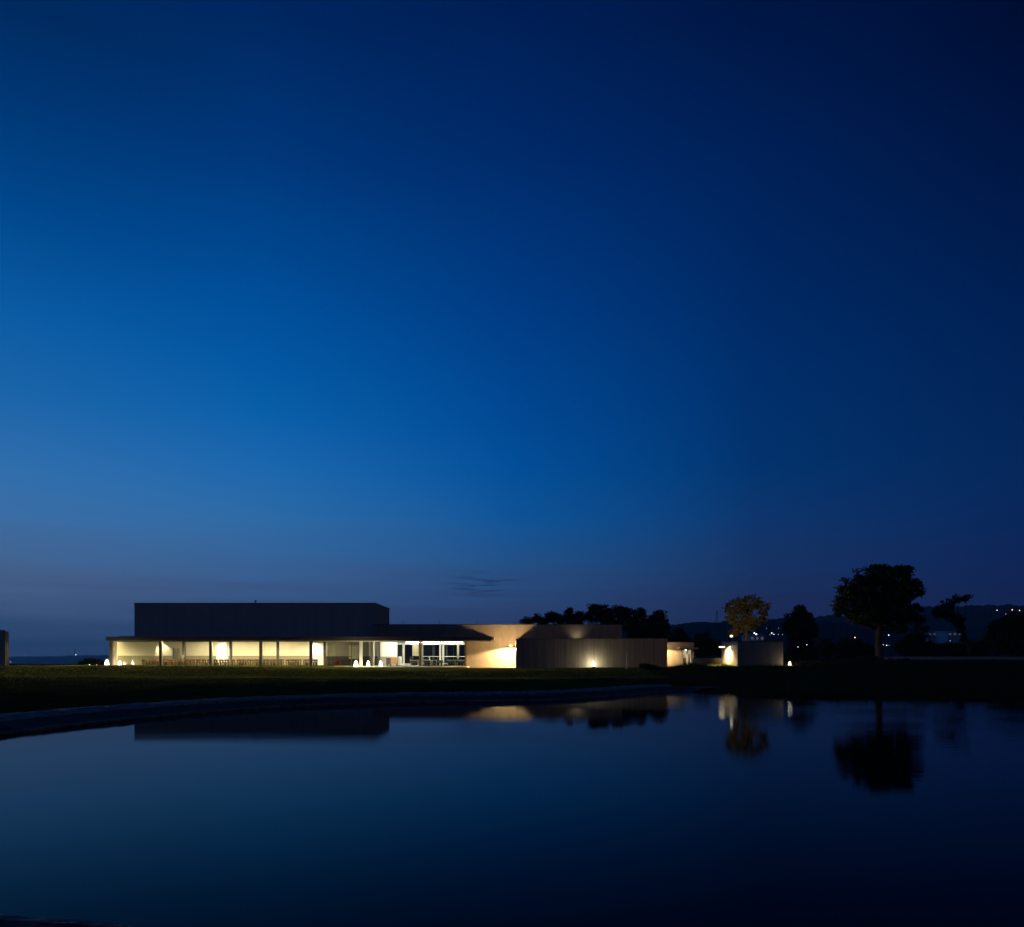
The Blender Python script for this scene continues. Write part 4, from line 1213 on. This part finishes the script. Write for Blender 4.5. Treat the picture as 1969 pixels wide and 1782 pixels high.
for px, py, Y, r_, mt, lab in (
    (1450.4, 1217, 380, 1.7, 'far_white', 'upper of two bright floodlights right of the amber tree'),
    (1454.2, 1219.3, 380, 2.0, 'far_white', 'lower of two bright floodlights right of the amber tree'),
    (1423, 1198.6, 400, 0.9, 'far_white', 'small lamp seen through the amber tree crown'),
    (1514.5, 1217.6, 410, 1.5, 'far_white', 'bright lamp just left of the dark upright tree'),
    (1484, 1217, 410, 1.3, 'far_white', 'bright lamp in the cluster left of the dark upright tree'),
    (1488, 1219.4, 410, 1.0, 'far_white', 'lower lamp in the cluster left of the dark upright tree'),
    (1480.5, 1220.3, 410, 0.8, 'far_white_dim', 'dim lamp at the left of the cluster'),
    (1496.5, 1220, 410, 0.9, 'far_white_dim', 'dim lamp right of the cluster'),
    (1504.5, 1220, 410, 0.9, 'far_white_dim', 'dim lamp between cluster and bright lamp'),
    (1519, 1201, 900, 1.0, 'far_white', 'left lamp of a pair high beside the dark upright tree'),
    (1523.5, 1200.3, 900, 1.0, 'far_white', 'right lamp of a pair high beside the dark upright tree'),
    (1507, 1202.6, 900, 0.8, 'far_white_dim', 'dim high lamp left of the dark upright tree'),
    (1474, 1207.7, 800, 0.8, 'far_white_dim', 'dim lamp on the slope right of the amber tree'),
    (1497, 1207.5, 800, 0.7, 'far_white_dim', 'faint lamp on the slope below the ridge'),
    (1577, 1240.4, 400, 1.0, 'far_white', 'left lamp of the short row right of the dark tree'),
    (1580.5, 1240.2, 400, 0.9, 'far_white', 'middle lamp of the short row right of the dark tree'),
    (1586, 1240.8, 400, 0.9, 'far_white_dim', 'right lamp of the short row right of the dark tree'),
    (1534.5, 1243.8, 88, 0.9, 'far_white', 'small low lamp left of the dark tree foot'),
    (1551.5, 1239.6, 88, 0.9, 'far_white', 'small low lamp at the dark tree right side'),
    (1644, 1225.6, 420, 1.0, 'far_warm', 'warm lamp left of the big tree trunk'),
    (1639.5, 1239.8, 400, 0.9, 'far_white', 'low lamp left of the big tree trunk'),
    (1709, 1221, 420, 1.3, 'far_white', 'bright lamp just right of the big tree trunk'),
    (1698.5, 1239.8, 105, 0.7, 'far_white', 'low lamp touching the right side of the trunk'),
    (1705, 1240.6, 105, 1.0, 'far_white', 'low lamp a little right of the trunk'),
    (1710, 1241, 105, 0.7, 'far_white_dim', 'dim low lamp second right of the trunk'),
    (1751, 1218.6, 420, 0.9, 'far_white', 'lamp above the shrubby tree right of the trunk'),
    (1827, 1232, 110, 1.0, 'far_white_dim', 'dim lamp below the far warehouse'),
    (1917.3, 1173.3, 2000, 1.0, 'far_white', 'pale lamp high on the far ridge'),
    (1946.5, 1172.4, 2000, 1.3, 'far_red', 'orange lamp high on the far ridge'),
    (1960.5, 1173.4, 2000, 1.1, 'far_red', 'rightmost orange lamp on the far ridge'),
    (1934, 1180.6, 1950, 0.6, 'far_red', 'faint red lamp below the far ridge'),
    (172, 1278.2, 99, 1.4, 'far_white', 'bright small lamp before the dark bush at left'),
    (186, 1278.4, 99, 0.8, 'far_warm', 'small lamp between the bush and the clubhouse corner'),
    (145.8, 1258.9, 7200, 1.3, 'far_white', 'lamp at the foot of the distant radio mast'),
    (134, 1278.6, 4900, 1.0, 'far_white', 'brightest lamp in the valley at left'),
    (96, 1279.6, 4900, 1.2, 'far_white_dim', 'lamp in the valley, third from the left block'),
    (113, 1279.2, 4900, 0.7, 'far_white_dim', 'faint lamp in the valley beside the bright one'),
    (61, 1281, 4850, 1.1, 'far_white_dim', 'lamp low in the valley, nearest the lawn'),
    (20.5, 1272.5, 5200, 0.8, 'far_red', 'reddish lamp beside the left block'),
    (47, 1260.8, 7700, 1.0, 'far_white_dim', 'brightest lamp of the coast row at the horizon'),
    (39, 1260.8, 7700, 0.5, 'far_white_dim', 'left lamp of the coast row at the horizon'),
    (54, 1260.8, 7700, 0.5, 'far_white_dim', 'right lamp of the coast row at the horizon'),
    (28, 1260.8, 7700, 0.4, 'far_white_dim', 'faint lamp of the coast row nearest the left block')):
    far_lamp('distant_lamp', lab, px, py, Y, r_, mt, 2.5 if Y < 150 else 4)

def shed(name, label, px0, px1, py_e, py_b, Y, depth, windows=0, lit=None):
    x0, x1 = PX(px0, Y), PX(px1, Y)
    z0, z1 = PZ(py_b, Y), PZ(py_e, Y)
    t = thing(name, label, 'building', ((x0 + x1) / 2, Y, z0))
    MB().box(x0, x1, Y, Y + depth, z0 - 6, z1).build('wall', 'far_wall', t)
    mb = MB()
    r_ = (z1 - z0) * 0.35
    b2 = len(mb.v)
    mb.v += [(x0 - 0.4, Y - 0.4, z1 + 0.01), (x1 + 0.4, Y - 0.4, z1 + 0.01), (x1 + 0.4, Y + depth, z1 + 0.01), (x0 - 0.4, Y + depth, z1 + 0.01), (x0 - 0.4, Y + depth / 2, z1 + r_), (x1 + 0.4, Y + depth / 2, z1 + r_)]
    mb.f += [(0, 1, 5, 4), (2, 3, 4, 5), (0, 4, 3), (1, 2, 5), (3, 2, 1, 0)]
    mb.build('roof', 'far_roof', t)
    for i in range(windows):
        xa = x0 + (x1 - x0) * (i + 0.25) / windows
        xb = x0 + (x1 - x0) * (i + 0.75) / windows
        MB().box(xa, xb, Y - 0.15, Y - 0.02, z0 + (z1 - z0) * 0.35, z0 + (z1 - z0) * 0.75).build('window', lit, t)
material('far_window', (0.6, 0.6, 0.6), 0.4, 0.05, 1, emit=(0.8, 0.9, 1.0), strength=0.12)
material('shed_light', (0.6, 0.6, 0.6), 0.4, 0.05, 1, emit=(0.8, 0.8, 0.85), strength=0.06)
shed('far_warehouse', 'long pale far warehouse right of the leaning tree foot', 1822, 1850, 1215, 1224, 700, 30, 3, 'shed_light')
shed('far_warehouse', 'dim grey far warehouse left of the pale one', 1784, 1819, 1216, 1223, 720, 30, 4, 'shed_light')
shed('far_warehouse', 'pale far building below the two floodlights', 1442, 1470, 1221.5, 1234, 390, 14, 3, 'shed_light')

# ------------------------------------------------------------------ evening air
hz = MB().box(-9800, 9800, -2100, 9800, -75, 175).build('haze', 'far_wall')
hm = bpy.data.materials.new('haze_air')
hm.use_nodes = True
hn = hm.node_tree
hn.nodes.clear()
ho = hn.nodes.new('ShaderNodeOutputMaterial')
pv = hn.nodes.new('ShaderNodeVolumePrincipled')
pv.inputs['Color'].default_value = (0.85, 0.9, 1.0, 1)
pv.inputs['Density'].default_value = 0.00009
pv.inputs['Anisotropy'].default_value = 0.55
hn.links.new(pv.outputs[0], ho.inputs['Volume'])
hz.data.materials.clear()
hz.data.materials.append(hm)
kind(hz, 'stuff', 'blue evening haze filling the air over land and pond')
hz['category'] = 'haze'
